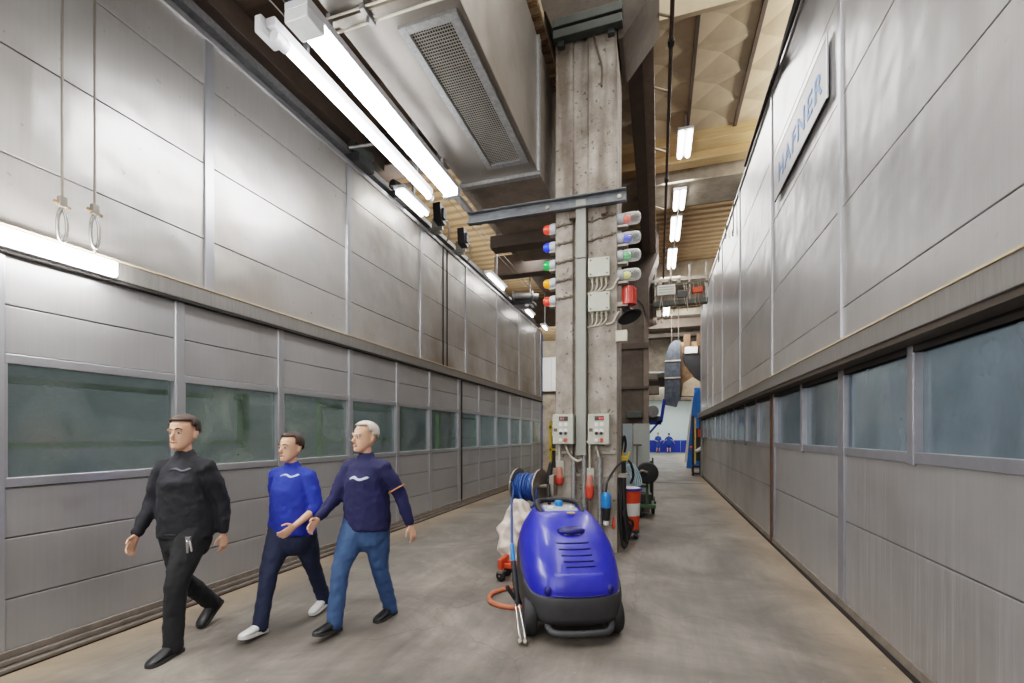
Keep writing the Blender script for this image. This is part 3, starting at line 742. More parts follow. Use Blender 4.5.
MB().box(-.555,-.405,6.412,6.42,2.935,3.085,bev=.004).build('lid', cream_box, o)

disp = plain('display_dark', rgb(48,26,26), rough=.25); digit = plain('display_digit', rgb(220,70,60), emit=.8, emcol=rgb(230,60,50))
for x0, red_digits, lab in ((-1.405, False, 'left grey control box with dim display on the column'), (-.915, True, 'right grey control box with lit red display on the column')):
    e = empty('control_box', lab, 'control box', (x0+.17,6.36,1.51), 0, 'control boxes on the column')
    MB().box(x0,x0+.29,6.24,CY+.02,1.515,1.93,bev=.01).build('housing', grey_box, e)
    d = MB().box(x0+.004,x0+.286,6.225,6.24,1.519,1.926,bev=.005).build('door', grey_box, e)
    f = 6.225; x0 -= .03
    dd = MB().box(x0+.125,x0+.25,f-.008,f,1.84,1.90,bev=.003).build('display', disp, e)
    n = MB()
    for k in range(3): n.box(x0+(.185 if red_digits else .14)+k*.02, x0+(.199 if red_digits else .154)+k*.02, f-.010, f-.008, 1.855, 1.885)
    n.build('digit', digit if red_digits else plain('digit_dim', rgb(170,110,110), rough=.5), dd)
    for k in range(2):
        MB().box(x0+.125+k*.07,x0+.175+k*.07,f-.006,f,1.765,1.815,bev=.002).build('name_plate', white_pl, e)
        MB().lathe([(.03,0),(.03,.008),(0,.008)], (x0+.15+k*.065,f,1.70), (0,-1,0), 16).build('switch_collar', white_pl, e)
        MB().lathe([(.022,0),(.022,.03),(.016,.034),(0,.034)], (x0+.15+k*.065,f,1.668), (0,-1,0), 16).build('rotary_switch', black_pl, e)
    MB().box(x0+.125,x0+.17,f-.014,f,1.55,1.595,bev=.004).build('push_button', white_pl, e)
    MB().lathe([(.026,0),(.026,.02),(.02,.028),(0,.028)], (x0+.215,f,1.575), (0,-1,0), 16).build('stop_button', red_pl, e)
    MB().box(x0+.05,x0+.10,f-.004,f,1.69,1.735).build('key_lock', dark_cable, e)
# cables and sockets under the control boxes
o = MB().tube(bez([(-1.26,6.42,1.50),(-1.22,6.40,1.42),(-1.17,6.38,1.34),(-1.08,6.36,1.28),(-1.02,6.41,1.30)],8), .016, 8).build('control_cable', white_cable); tag(o, 'pale cable curving from left control box toward the trunking foot', 'cable')
o = MB().tube(bez([(-.83,6.42,1.50),(-.80,6.41,1.40),(-.78,6.40,1.3),(-.77,6.41,1.22)],8), .015, 8).build('control_cable', white_cable); tag(o, 'pale cable dropping from the right control box', 'cable')
for x, z0, lab in ((-1.34,.90,'short faded red power plug on the column left of the conduits'),(-.91,.80,'long red power plug hanging on the column between the grey conduits')):
    e = empty('power_plug', lab, 'plug', (x,6.40,z0), 0, 'red power plugs on the column')
    big = x > -1; k_ = 1. if big else .55
    MB().lathe([(0,.26),(.03,.26),(.045,.23),(.05,.12),(.045,.10)], (x,6.38,z0+.03)).build('socket_body', plain('faded_red', rgb(190,120,104), rough=.5), e)
    MB().lathe([(.055,.11),(.06,.08),(.056,.11-.14*k_),(.038,.11-.18*k_),(0,.11-.18*k_)], (x,6.38,z0+.03)).build('plug_collar', red_pl, e)
    MB().box(x-.06,x+.06,6.42,CY,z0+.12,z0+.38,bev=.01).build('back_plate', grey_box, e)
    top = [(x,6.38,z0+.38),(x,6.39,z0+.6),(x-.01,6.40,z0+.72)] + ([(x-.1,6.40,z0+.76),(x-.13,6.41,z0+.62)] if big else [(x+.06,6.41,z0+.66),(x+.2,6.42,z0+.64)])
    MB().tube(bez(top,8), .014, 8).build('cable', white_cable, e)
    if big: MB().tube(bez([(x,6.38,z0+.03),(x+.005,6.38,z0-.12),(x,6.38,z0-.3)],8), .02, 8).build('lower_cable', dark_cable, e)
for x, zt, lab in ((-1.14,1.32,'leftmost grey conduit pipe on the lower column face'),(-.99,1.36,'middle grey conduit pipe below the trunking'),(-.77,1.34,'rightmost grey conduit pipe on the lower column face')):
    e = empty('conduit', lab, 'conduit', (x,6.42,0), 0, 'conduit pipes on the column')
    MB().cyl((x,6.41,0),(x,6.41,zt),.033,seg=14).build('pipe', galv, e)
    for z in (.35,.95): MB().box(x-.045,x+.045,6.405,CY,z,z+.03,bev=.004).build('clip', steel_dull, e)
o = MB().box(-1.36,-.58,6.43,CY,1.06,1.09).box(-1.40,-1.15,6.425,CY,1.37,1.41,bev=.008).box(-.75,-.56,6.425,CY,1.37,1.41,bev=.008).build('mounting_strut', steel_dull); tag(o, 'rusty flat mounting strips across the lower column face', 'strip')
e = empty('hand_lamp', 'blue and black hand tool hanging low on the right of the column', 'hand lamp', (-.68,6.36,.42))
MB().lathe([(0,.44),(.04,.43),(.065,.38),(.065,.24),(.055,.22)], (-.68,6.36,.42)).build('blue_body', blue_bright, e)
MB().lathe([(.05,.22),(.055,.20),(.05,.06),(.035,.04)], (-.68,6.36,.42)).build('handle', black_pl, e)
MB().lathe([(.04,.05),(.042,.0),(.03,-.02),(0,-.02)], (-.68,6.36,.42)).build('tip', white_pl, e)
MB().tube(bez([(-.68,6.36,.85),(-.66,6.33,1.0),(-.58,6.36,1.15),(-.50,6.45,1.25),(-.44,6.6,1.27)],8), .014, 8).build('cable', black_rub, e)
e = empty('scraper', 'small orange handled tool hanging beside the blue hand lamp', 'tool', (-.585,6.42,.35))
MB().limb([(-.585,6.42,.36),(-.585,6.42,.50)], [(.022,.018),(.018,.014)], 10).build('handle', orange_paint, e)
MB().box(-.595,-.575,6.415,6.425,.50,.66).build('blade', steel_dull, e)
# looped black hoses hanging on the right side of the column
e = empty('hanging_hose', 'bundle of black hose loops hanging at the right column edge near floor', 'hose', (-.48,6.6,0))
for k in range(4):
    y = 6.52+k*.09; z0 = .10+.06*k; dx = .02*k
    MB().tube(bez([(-.50+dx*.3,y,1.06),(-.49,y,.8),(-.50,y,.45),(-.47+dx,y+.02,z0),(-.43+dx,y+.04,z0-.03+.02),(-.41+dx,y+.03,z0+.1),(-.44,y,.5),(-.46,y,1.06)],8), .02, 8).build('hose_loop', black_rub, e)
MB().box(-.54,-.42,6.5,6.9,1.05,1.08).build('hook_bar', steel_dull, e)

# ------------------------------------------------------------------ air duct
D0, D1, DZ = -2.75, -1.6, 5.34
dk = empty('air_duct', 'big grimy sheet steel air duct hanging over the left aisle', 'duct', (-2.2, 5, DZ))
MB().box(D0,D1,.5,6.18,DZ,7.2,bev=.01).build('duct_body', duct_m, dk)
MB().box(D0,D1,6.24,9.4,DZ+.02,7.2,bev=.01).build('duct_extension', conc_mid, dk)
MB().box(D0-.03,D1+.03,6.17,6.20,DZ-.05,7.2).box(D0-.03,D1+.03,6.20,6.25,DZ-.05,DZ-.02).build('flange', galv, dk)
MB().box(D1,D1+.035,6.12,6.22,DZ-.02,7.2).box(D1,D1+.03,3.0,3.06,DZ,7.2).build('seam_strip', galv, dk)
v = MB().box(-2.24,-2.17,3.68,5.82,DZ-.03,DZ).box(-1.75,-1.66,3.68,5.82,DZ-.03,DZ).box(-2.24,-1.66,3.6,3.68,DZ-.03,DZ).box(-2.24,-1.66,5.82,5.9,DZ-.03,DZ).build('vent_frame', galv, dk)
MB().box(-2.17,-1.75,3.68,5.82,DZ-.004,DZ-.001).build('vent_opening', vent_dark, v)
vm = MB()
x = -2.17
while x < -1.75:
    vm.box(x,x+.005,3.68,5.82,DZ-.014,DZ-.008); x += .026
y = 3.68
while y < 5.82:
    vm.box(-2.17,-1.75,y,y+.005,DZ-.016,DZ-.009); y += .034
vm.build('vent_mesh', vent_m, v, smooth=False)
rl = empty('mounting_rail', 'slotted mounting rail with clamp across the duct underside', 'rail', (-2.4,3.36,DZ))
MB().box(-2.8,-1.62,3.34,3.40,DZ-.05,DZ-.0,bev=.004).build('rail', steel_dull, rl)
MB().cyl((-2.8,3.44,DZ-.05),(-1.65,3.44,DZ-.05),.012,seg=8).cyl((-2.8,3.30,DZ-.05),(-1.65,3.30,DZ-.05),.009,seg=8).build('conduit', white_cable, rl)
MB().box(-2.42,-2.37,3.28,3.46,DZ-.08,DZ-.03,bev=.006).lathe([(.014,0),(.014,-.05),(0,-.05)], (-2.395,3.37,DZ-.08)).build('clamp', galv, rl)
o = MB().box(-3.0,-1.70,8.0,8.3,5.14,5.37,bev=.01).build('dark_crossbar', girder_m); tag(o, 'dark steel crossbar under the duct behind the column channel', 'bar')

# ------------------------------------------------------------------ lamps
lamp_body = plain('lamp_body', rgb(206,206,210), rough=.4, var=.04)
lens_clear = plain('lamp_endcap', rgb(222,224,226), rough=.3)
e = empty('fluorescent_lamp', 'broad bright fluorescent batten under the left edge of the duct', 'lamp', (-2.75,4.4,5.0))
MB().box(-2.86,-2.63,2.92,5.85,5.05,5.12,bev=.01).build('housing', lamp_body, e)
MB().prism([(-2.85,5.05),(-2.84,4.995),(-2.81,4.96),(-2.68,4.96),(-2.65,4.995),(-2.64,5.05)], 'y', 3.12, 5.75).build('diffuser', glow_near, e)
MB().box(-2.86,-2.63,2.92,3.12,4.955,5.05,bev=.01).build('end_cap', lens_clear, e)
MB().box(-2.86,-2.63,5.75,5.85,4.955,5.05,bev=.01).build('end_cap', lens_clear, e)
for y in (3.3,5.5): MB().box(-2.77,-2.73,y,y+.04,5.12,5.34).build('hanger', galv, e)
MB().box(-2.79,-2.72,5.86,6.9,5.05,5.12,bev=.006).build('trunking_rail', lamp_body, e)
e = empty('fluorescent_lamp', 'slim bright fluorescent tube left of the broad batten lamp', 'lamp', (-3.06,4.4,5.0))
MB().box(-3.14,-3.04,3.0,5.82,5.06,5.14,bev=.01).build('housing', lamp_body, e)
MB().cyl((-3.09,3.18,5.02),(-3.09,5.76,5.02),.034,seg=14).build('tube', glow_near, e)
MB().lathe([(.05,0),(.05,.14),(0,.14)], (-3.09,3.04,5.02), (0,1,0)).build('end_cap', lens_clear, e)
MB().lathe([(.05,0),(.05,.08),(0,.08)], (-3.09,5.76,5.02), (0,1,0)).build('end_cap', lens_clear, e)
MB().box(-3.20,-3.13,2.95,3.16,5.0,5.14,bev=.01).build('ballast_box', lens_clear, e)
for y in (3.4,5.4): MB().box(-3.11,-3.07,y,y+.04,5.14,7.3).build('hanger', galv, e)
o = MB().tube(bez([(-2.8,3.0,5.10),(-2.9,2.9,5.4),(-2.9,3.1,5.6)],8), .035, 8).build('lamp_cable', plain('navy_cable', rgb(40,48,92), rough=.5)); tag(o, 'dark blue cable looping above the ends of the two bright lamps', 'cable')
# lamp on the left ledge, hanging on two wire ropes
e = empty('fluorescent_lamp', 'glowing white lamp along the left ledge held by two wire ropes', 'lamp', (-4.22,1.2,2.95))
MB().box(-4.28,-4.225,-.2,2.56,2.93,3.05,bev=.008).build('housing', lamp_body, e)
MB().box(-4.225,-4.17,-.18,2.54,2.93,3.045,bev=.012).build('diffuser', glow_ledge, e)
for y, nm, zz, lab in ((2.19,'a',3.36,'left wire rope with hook above the glowing ledge lamp'),(2.395,'b',3.40,'right wire rope with eye bolt above the glowing ledge lamp')):
    e = empty('wire_rope', lab, 'wire rope', (-4.2,y,3.05), 0, 'wire ropes holding the ledge lamp')
    MB().cyl((-4.2,y,zz),(-4.2,y,7.0),.009,seg=8).build('rope', steel_dull, e)
    th = bez([(-4.2,y,zz-.02),(-4.2,y+.024,zz-.10),(-4.2,y+.026,zz-.22),(-4.2,y,zz-.29),(-4.2,y-.026,zz-.22),(-4.2,y-.024,zz-.10),(-4.2,y,zz-.02)],6)
    MB().tube(th, .012, 8).build('thimble', chrome, e)
    MB().box(-4.22,-4.18,y-.025,y+.025,zz-.03,zz+.05,bev=.006).build('clamp', steel_dull, e)
    MB().tube([(-4.2,y-.05,zz-.0),(-4.2,y+.05,zz-.02)], .012, 8).build('clamp_bolt', rust_m, e)
    MB().cyl((-4.2,y,zz-.29),(-4.21,y,3.05),.01,seg=8).build('eye_bolt', steel_dull, e)
# lamps along the left booth roof
for k, (y0, y1) in enumerate(((6.5,7.3),(10.55,11.7),(14.0,14.7),(16.2,16.7))):
    e = empty('fluorescent_lamp', ['twin fluorescent lamp low behind the broad batten lamp','single fluorescent lamp above left booth top near the winch','small bright lamp above the far left booth top','farthest small lamp above the left booth top'][k], 'lamp', (-4.0,(y0+y1)/2,5.6), 0, 'lamps above the left booth top')
    MB().box(-4.1,-3.9,y0-.05,y1+.05,5.64,5.70,bev=.01).build('housing', lamp_body, e)
    for dx in ((-.05,.05) if k == 0 else (0,)):
        MB().cyl((-4.0+dx,y0,5.60),(-4.0+dx,y1,5.60),.035,seg=10).build('tube', glow_white, e)
    MB().box(-4.02,-3.98,(y0+y1)/2,(y0+y1)/2+.04,5.70,7.2).build('hanger', galv, e)
# ceiling lamps of the right aisle
for k, (y0, y1, x, z) in enumerate(((11.0,11.97,.6,8.5),(13.1,14.1,.57,8.22),(15.3,17.0,.56,8.5),(17.9,19.8,.52,8.5),(24.8,26.3,.42,8.2))):
    lab = ['first and highest ceiling lamp below the light cross beam','second ceiling lamp of the right aisle, just under the cross beam','third ceiling lamp of the right aisle row','fourth ceiling lamp of the right aisle, before the hanging cables','farthest small ceiling lamp seen below the hanging cables'][k]
    e = empty('fluorescent_lamp', lab, 'lamp', (x,(y0+y1)/2,z), 0, 'ceiling lamps over the right aisle')
    MB().box(x-.17,x+.17,y0-.06,y1+.06,z+.03,z+.09,bev=.01).build('housing', lamp_body, e)
    for dx in (-.09,.09): MB().cyl((x+dx,y0,z),(x+dx,y1,z),.055,seg=10).build('tube', glow_white, e)
    MB().box(x-.02,x+.02,y0+.1,y0+.14,z+.09,9.0 if k != 1 else 8.36).box(x-.02,x+.02,y1-.14,y1-.1,z+.09,9.0 if k != 1 else 8.36).build('hanger', galv, e)
    if k in (1,2,3): MB().cyl((x,y1,z+.06),(x,y1+1.3,z+.06),.018,seg=6).build('conduit', white_cable, e)
# overhead pipe along the right aisle
e = empty('overhead_pipe', 'dark pipe running overhead along the right of the crane girder', 'pipe', (.19,12,7.6))
MB().cyl((.19,2.0,7.6),(.19,25.5,7.6),.032,seg=10).build('pipe', girder_m, e)
for y in (7.3,11.2,15.5): MB().lathe([(.05,-.06),(.055,0),(.05,.06)], (.19,y,7.6), (0,1,0), 12).build('coupling', black_pl, e)
for y in (6.9,8.4,10.2,12.8): MB().cyl((-.06,y,7.76),(.19,y,7.63),.022,seg=8).build('bracket', roof_cream, e)

# ------------------------------------------------------------------ pressure washer
W = empty('pressure_washer', 'blue wheeled pressure washer with black bumper parked before the column', 'pressure washer', (-.80,4.10,0), math.radians(23))
LV = [(.30,-.57,.60,.415,3.2),(.42,-.57,.60,.415,3.1),(.52,-.53,.60,.408,2.9),(.62,-.455,.595,.388,2.8),(.72,-.345,.585,.352,2.7),(.80,-.22,.575,.315,2.7),(.87,-.06,.56,.278,2.7),(.915,.08,.54,.245,2.6),(.935,.20,.50,.19,2.4)]
def lev(z):
    z = max(LV[0][0], min(LV[-1][0], z))
    for a, b in zip(LV, LV[1:]):
        if a[0] <= z <= b[0]:
            t = (z-a[0])/(b[0]-a[0]); t2 = t
            return tuple(a[i]+(b[i]-a[i])*t2 for i in range(5))
def sering(z, yf, yr, w, n, seg=56, dz=None):
    out = []
    for k in range(seg):
        t = 2*PI*k/seg; c, s = math.cos(t), math.sin(t)
        x = w*math.copysign(abs(c)**(2/n), c); y = (yf+yr)/2 + (yr-yf)/2*math.copysign(abs(s)**(2/n), s)
        out.append(Vector((x, y, z + (dz(y) if dz else 0))))
    return out
def yfront(x, z):
    _, yf, yr, w, n = lev(z)
    q = min(.999, abs(x)/w)
    return (yf+yr)/2 - (yr-yf)/2*(1-q**n)**(1/n)
def surf(x, z0, out=0.):
    y = yfront(x, z0); k = 1-(z0-.36)/.57
    return (x, y-out, z0+.34*k*max(0, y+.42))
hood_rings = []
for i in range(25):
    z = .36 + (.93-.36)*i/24
    L_ = lev(z); k = 1-i/24
    hood_rings.append(sering(z, *L_[1:], dz=lambda y, k=k: .34*k*max(0, (y+.42))))
hm = MB(); hm.ring_loft(hood_rings); hood = hm.build('hood', blue_hood, W, local=True)
br = []
for zz, gr in ((.12,-.06),(.15,.0),(.20,.015),(.30,.018),(.355,.012),(.365,.0)):
    k = (zz-.12)/.245
    br.append(sering(zz, -.57-gr, .60+gr, .415+gr, 3.2, dz=lambda y, k=k: (.34*max(0, y+.42))*k))
MB().ring_loft(br).build('bumper', charcoal, W, local=True)
MB().tube(bez([(-.26,-.50,.13),(-.22,-.58,.10),(-.1,-.605,.095),(.1,-.605,.095),(.22,-.58,.10),(.27,-.50,.14)],8), .028, 10).build('front_lip', charcoal, W, local=True)
for sx in (-1, 1):
    for y, r in ((-.36,.15),(.34,.15)):
        x0 = .335*sx if sx < 0 else .285; 
        t = MB(); t.lathe([(r*.62,0),(r*.9,0),(r,.02),(r,.075),(r*.9,.095),(r*.62,.095)], (x0,y,r), (sx,0,0), 28)
        wh = t.build('wheel', black_rub, W, local=True)
        MB().lathe([(0,.02),(r*.6,.02),(r*.6,.08),(r*.3,.085),(.03,.1),(0,.1)], (x0,y,r), (sx,0,0), 24).build('hub', charcoal, wh, local=True)
# vent slits
for k in range(5):
    z = .585 + k*.036
    pts = [surf(x, z, .002) for x in [-.10-.012*k+(.24+.008*k)*i/12 for i in range(13)]]
    MB().tube(pts, .0085, 6).build('vent_slit', blue_dark, W, local=True)
# pocket below the dash, its shade painted as a dark blue ball
pc = MB(); zc = .845; cc = surf(0, .80); pc.ball((0.0, cc[1]+.012, cc[2]), .125, .075, .042); pc.build('recess_shade', blue_dark, W, local=True)
MB().box(-.07,.07,cc[1]-.05,cc[1]-.0,cc[2]-.026,cc[2]-.014,bev=.004).build('recess_lip', steel_dull, W, local=True)
# raised nose panel; corner notches are dark balls painting their shade
npn = []
for z in (.39,.41,.47,.52,.55):
    npn.append([(x, yfront(x*1.0, z)-(-.004 if z in (.39,.55) else .005), z) for x in [-.2+.4*i/12 for i in range(13)]] + [(x, yfront(x, z)+.03, z) for x in [.2-.4*i/12 for i in range(13)]])
MB().ring_loft(npn).build('nose_panel', blue_hood, W, local=True)
for sx in (-1,1):
    MB().ball((sx*.25, yfront(.25,.40)+.008, .405), .035, .024, .04).build('notch_shade', blue_dark, W, local=True)
MB().tube([(x, yfront(x,.385)-.004, .382-.012*math.cos(x*6)) for x in [-.22+.44*i/16 for i in range(17)]], .006, 6).build('nose_line', blue_dark, W, local=True)
# side crease lines
for sx in (-1,1):
    pts = []
    for i in range(14):
        z = .48+.36*i/13; yf, yr, w, n = lev(z)[1:]
        y = -.38+.5*(i/13)**.7 + .05
        q = min(.98, abs(y-(yf+yr)/2)/((yr-yf)/2)); x = sx*w*(1-q**n)**(1/n)
        pts.append((x+sx*.001, y, z))
    MB().tube(bez(pts,3), .006, 6).build('side_crease', blue_hood, W, local=True)
# dashboard, cap, handle
MB().box(-.16,.16,.16,.44,.90,.945,bev=.02).build('dashboard', plain('dash_grey', rgb(160,164,170), rough=.5), W, local=True)
MB().lathe([(.035,0),(.04,.02),(.04,.05),(.03,.06),(0,.06)], (.0,.34,.94)).build('tank_cap', blue_bright, W, local=True)
MB().box(.02,.09,.02,.06,.927,.935,bev=.002).build('yellow_sticker', yellow_m, W, local=True)
MB().lathe([(.03,0),(.032,.012),(0,.012)], (-.1,.22,.945), seg=16).lathe([(.022,0),(.024,.012),(0,.012)], (.1,.20,.945), seg=16).build('dial', white_pl, W, local=True)
MB().tube(bez([(-.19,.16,.90),(-.21,.32,.945),(-.19,.48,.965),(-.1,.55,.975),(.1,.55,.975),(.19,.48,.965),(.21,.32,.945),(.19,.16,.90)],8), .026, 12).build('push_handle', black_rub, W, local=True)
MB().box(-.30,.30,.45,.6,.3,.82,bev=.04).build('rear_frame', charcoal, W, local=True)

# lance leaning at its side
e = empty('spray_lance', 'spray lance with blue and black grip leaning left of the pressure washer', 'lance', (-1.0,3.42,0))
p0, p1, p2, p3 = Vector((-1.005,3.42,.03)), Vector((-1.112,3.60,.26)), Vector((-1.19,3.75,.55)), Vector((-1.226,3.82,.68))
for dx in (-.014,.014):
    MB().tube(bez([p0+Vector((dx,0,0)), p0.lerp(p1,.25)+Vector((dx*1.6,0,0)), p1+Vector((dx,0,0))],6), .009, 8).build('pipe', chrome, e)
MB().limb([p1-(p1-p0)*.04, p1.lerp(p2,.55), p2], [.022,.024,.022], 10).build('black_grip', black_rub, e)
MB().limb([p1+Vector((-.02,-.0,.03)), p1+Vector((-.075,-.03,.13))], [.016,.018], 8).build('side_handle', black_rub, e)
MB().limb([p2, p3], [.02,.017], 10).build('blue_grip', blue_bright, e)
for dx in (-.02,.02): MB().lathe([(0,-.02),(.02,-.02),(.022,.02),(.015,.03),(0,.03)], p0+Vector((dx,0,.0)), (0,-.5,.3), 10).build('nozzle', steel_dull, e)
o = MB().tube(bez([p3, (-1.42,4.42,.76), (-1.66,5.16,.83), (-1.90,5.98,.90), (-1.97,6.14,.97)],8), .013, 8).build('pressure_hose', blue_hose); tag(o, 'thin blue hose running from the reel down to the spray lance', 'hose')

# hose reel on the column side
e = empty('hose_reel', 'hose reel with blue hose and two steel discs on the column left side', 'hose reel', (-1.75,6.3,.92))
ax = Vector((1,-.22,0)).normalized(); c0 = Vector((-1.94,6.34,.91))
for k in (0,1):
    c = c0 + ax*(.36*k)
    MB().lathe([(0,-.006),(.235,-.006),(.25,-.014),(.25,.012),(.24,.006),(0,.006)], c, ax, 32).build('disc', steel_dull, e)
MB().cyl(c0, c0+ax*.36, .10, seg=20).build('drum', black_pl, e)
hp = []
for i in range(601):
    t = i/600; a = t*2*PI*34; lay = .15 + .035*t + .012*math.sin(t*57)
    s_ = .035+.29*(.5-.5*math.cos(t*2*PI*1.5))
    d1 = Vector((0,0,1)); d2 = ax.cross(d1)
    hp.append(c0+ax*s_+d1*(math.cos(a)*lay - .015)+d2*math.sin(a)*lay)
MB().tube(hp, .019, 6).build('hose_coil', blue_hose, e)
MB().tube(bez([c0+ax*.05+Vector((0,-.17,.0)), c0+ax*.12+Vector((0,-.20,-.16)), c0+ax*.25+Vector((0,-.19,-.27)), c0+ax*.33+Vector((0,-.17,-.2)), c0+ax*.34+Vector((0,-.14,0))],8), .018, 7).build('hose_loop', blue_hose, e)
MB().cyl(c0+ax*.36, (-1.40,6.22,.94), .03, seg=12).box(-1.45,-1.38,6.2,6.6,.78,1.08,bev=.01).build('axle', steel_dull, e)
MB().tube(bez([(-1.46,6.2,.95),(-1.43,6.12,.75),(-1.40,6.15,.5),(-1.38,6.2,.3)],8), .025, 8).build('supply_hose', black_rub, e)
MB().limb([(-1.47,6.25,1.0),(-1.42,6.22,1.25)], [.05,.03], 10).build('valve', black_pl, e)

# blown bag, orange trolley jack, orange hose
bagm = MB()  # lumpy film
rings = []
for i, (z, r) in enumerate(((.0,.16),(.05,.21),(.13,.23),(.22,.215),(.31,.235),(.40,.21),(.49,.215),(.57,.18),(.65,.17),(.72,.12),(.77,.09),(.80,.04))):
    rings.append([Vector((-1.64+.03*math.sin(i)+r*(1+.16*math.sin(3*a+.6*i)+.08*math.sin(7*a+2.3*i)+.07*math.sin(11*a-3.7*i))*math.cos(a), 5.42+r*(1+.16*math.sin(3*a+.6*i)+.08*math.sin(7*a+2.3*i)+.07*math.sin(11*a-3.7*i))*math.sin(a), z+.02*math.sin(4*a))) for a in [2*PI*k/40 for k in range(40)]])
for p in rings[0]: p.z = 0
bagm.ring_loft(rings)
o = bagm.build('plastic_bag', bag_m); tag(o, 'crumpled whitish plastic bag standing below the hose reel', 'bag')
md = o.modifiers.new('sub','SUBSURF'); md.levels = 2; md.render_levels = 2
tx = bpy.data.textures.new('bag_folds','VORONOI'); tx.noise_scale = .13
md = o.modifiers.new('folds','DISPLACE'); md.texture = tx; md.strength = .09; md.mid_level = .4; md.texture_coords = 'LOCAL'
e = empty('trolley_jack', 'low orange trolley on black castors in front of the plastic bag', 'trolley', (-1.55,4.95,0))
MB().box(-1.71,-1.66,4.80,5.08,.13,.25,bev=.015).box(-1.68,-1.40,4.88,4.92,.13,.19,bev=.012).box(-1.68,-1.40,5.0,5.04,.13,.19,bev=.012).prism([(-1.45,.08),(-1.22,.08),(-1.22,.26),(-1.38,.24)],'y',4.84,5.04).build('frame', orange_paint, e)
for (x,y) in ((-1.685,4.84),(-1.685,5.05),(-1.28,4.9),(-1.28,5.0)):
    w = MB().lathe([(0,-.025),(.05,-.025),(.06,-.015),(.06,.015),(.05,.025),(0,.025)], (x,y,.06), (.4,1,0), 18).build('castor', black_rub, e)
    MB().box(x-.03,x+.03,y-.035,y+.035,.09,.135,bev=.006).lathe([(0,-.03),(.012,-.03),(.012,.03),(0,.03)], (x,y,.06), (.4,1,0), 8).build('castor_fork', steel_dull, w)
o = MB().tube(bez([(-1.42,4.86,.14),(-1.34,4.76,.08),(-1.26,4.66,.03),(-1.38,4.66,.022),(-1.53,4.55,.022),(-1.62,4.36,.022),(-1.56,4.17,.022),(-1.40,4.08,.022),(-1.24,4.10,.022),(-1.05,4.18,.022)],10), .022, 10).build('orange_hose', orange_hose); tag(o, 'orange rubber hose looped on the floor left of the pressure washer', 'hose')

# ------------------------------------------------------------------ gear behind the column
e = empty('striped_bin', 'orange and white striped bin with blue rim behind the column', 'bin', (-.44,7.55,0))
for z0, z1, mt, nm in ((.14,.36,orange_paint,'lower_band'),(.36,.56,white_pl,'white_band'),(.56,.77,orange_paint,'upper_band')):
    r0, r1 = .15+.03*(z0-.14)/.63, .15+.03*(z1-.14)/.63
    MB().lathe([(r0,z0),(r1,z1)] if z0 > .2 else [(0,z0),(r0,z0),(r1,z1)], (-.44,7.55,0), seg=28, cap=False).build(nm, mt, e)
MB().lathe([(.185,.76),(.20,.765),(.20,.79),(.185,.80),(.17,.79)], (-.44,7.55,0), seg=28).build('rim', blue_wall, e)
MB().lathe([(0,.795),(.17,.795),(.12,.81),(0,.812)], (-.44,7.55,0), seg=28).build('lid', white_pl, e)
MB().box(-.6,-.28,7.4,7.7,.10,.14,bev=.01).build('dolly', black_pl, e)
for (x,y) in ((-.55,7.43),(-.34,7.43),(-.55,7.66),(-.34,7.66)):
    MB().lathe([(0,-.02),(.045,-.02),(.05,0),(.045,.02),(0,.02)], (x,y,.05), (1,.2,0), 16).build('castor', charcoal, e)
e = empty('hose_bundle', 'bundle of pale blue hoses hanging above the striped bin', 'hose', (-.55,7.9,.8))
for k in range(6):
    MB().tube(bez([(-.62+.02*k,7.95,1.12),(-.54+.03*k,7.86,1.10+.01*k),(-.44+.03*k,7.84,.98),(-.42+.03*k,7.85,.82),(-.50+.02*k,7.88,.78)],8), .012, 6).build('hose', pale_blue, e)
MB().box(-.66,-.6,7.6,8.2,1.08,1.16,bev=.01).build('hanger_bar', green_m, e)
e = empty('valve_manifold', 'yellow valve fitting with black hose behind the column edge', 'valve', (-.52,7.6,1.25))
MB().box(-.58,-.46,7.56,7.64,1.22,1.30,bev=.02).limb([(-.56,7.6,1.28),(-.56,7.6,1.38)],[.025,.02],8).limb([(-.48,7.6,1.28),(-.44,7.6,1.36)],[.025,.02],8).build('body', yellow_m, e)
MB().tube(bez([(-.5,7.6,1.25),(-.42,7.6,1.18),(-.38,7.62,1.0),(-.42,7.64,.85)],8), .02, 8).tube(bez([(-.58,7.58,1.3),(-.55,7.55,1.5),(-.52,7.56,1.62),(-.5,7.6,1.5),(-.52,7.62,1.36)],8), .02, 8).build('black_hose', black_rub, e)
MB().box(-.60,-.50,7.62,7.70,0,1.24,bev=.01).build('stand', black_pl, e)
e = empty('gas_trolley', 'green steel trolley carrying the black hose drum behind the bin', 'trolley', (-.2,9.6,0))
MB().box(-.42,-.04,9.32,9.42,.20,.27,bev=.01).box(-.42,-.04,9.86,9.96,.20,.27,bev=.01).box(-.44,-.38,9.32,9.96,.20,.27,bev=.01).box(-.40,-.08,9.42,9.86,.25,.27).build('frame', green_m, e)
MB().box(-.23,-.18,9.36,9.42,.27,.98,bev=.008).box(-.42,-.37,9.36,9.42,.27,.85,bev=.008).box(-.42,-.18,9.36,9.40,.60,.65,bev=.006).build('upright', green_m, e)
for (x,y) in ((-.33,9.38),(-.33,9.9),(-.1,9.9)):
    MB().lathe([(0,-.03),(.08,-.03),(.10,-.02),(.10,.02),(.08,.03),(0,.03)], (x,y,.10), (1,.15,0), 22).build('wheel', black_rub, e)
MB().box(-.38,-.36,9.36,9.44,.1,.22).box(-.38,-.36,9.86,9.94,.1,.22).box(-.07,-.05,9.86,9.94,.1,.22).box(-.38,-.30,9.38,9.42,.19,.22).build('axle_fork', steel_dull, e)
MB().box(-.36,-.12,9.45,9.8,.27,.46,bev=.02).build('tool_case', charcoal, e)
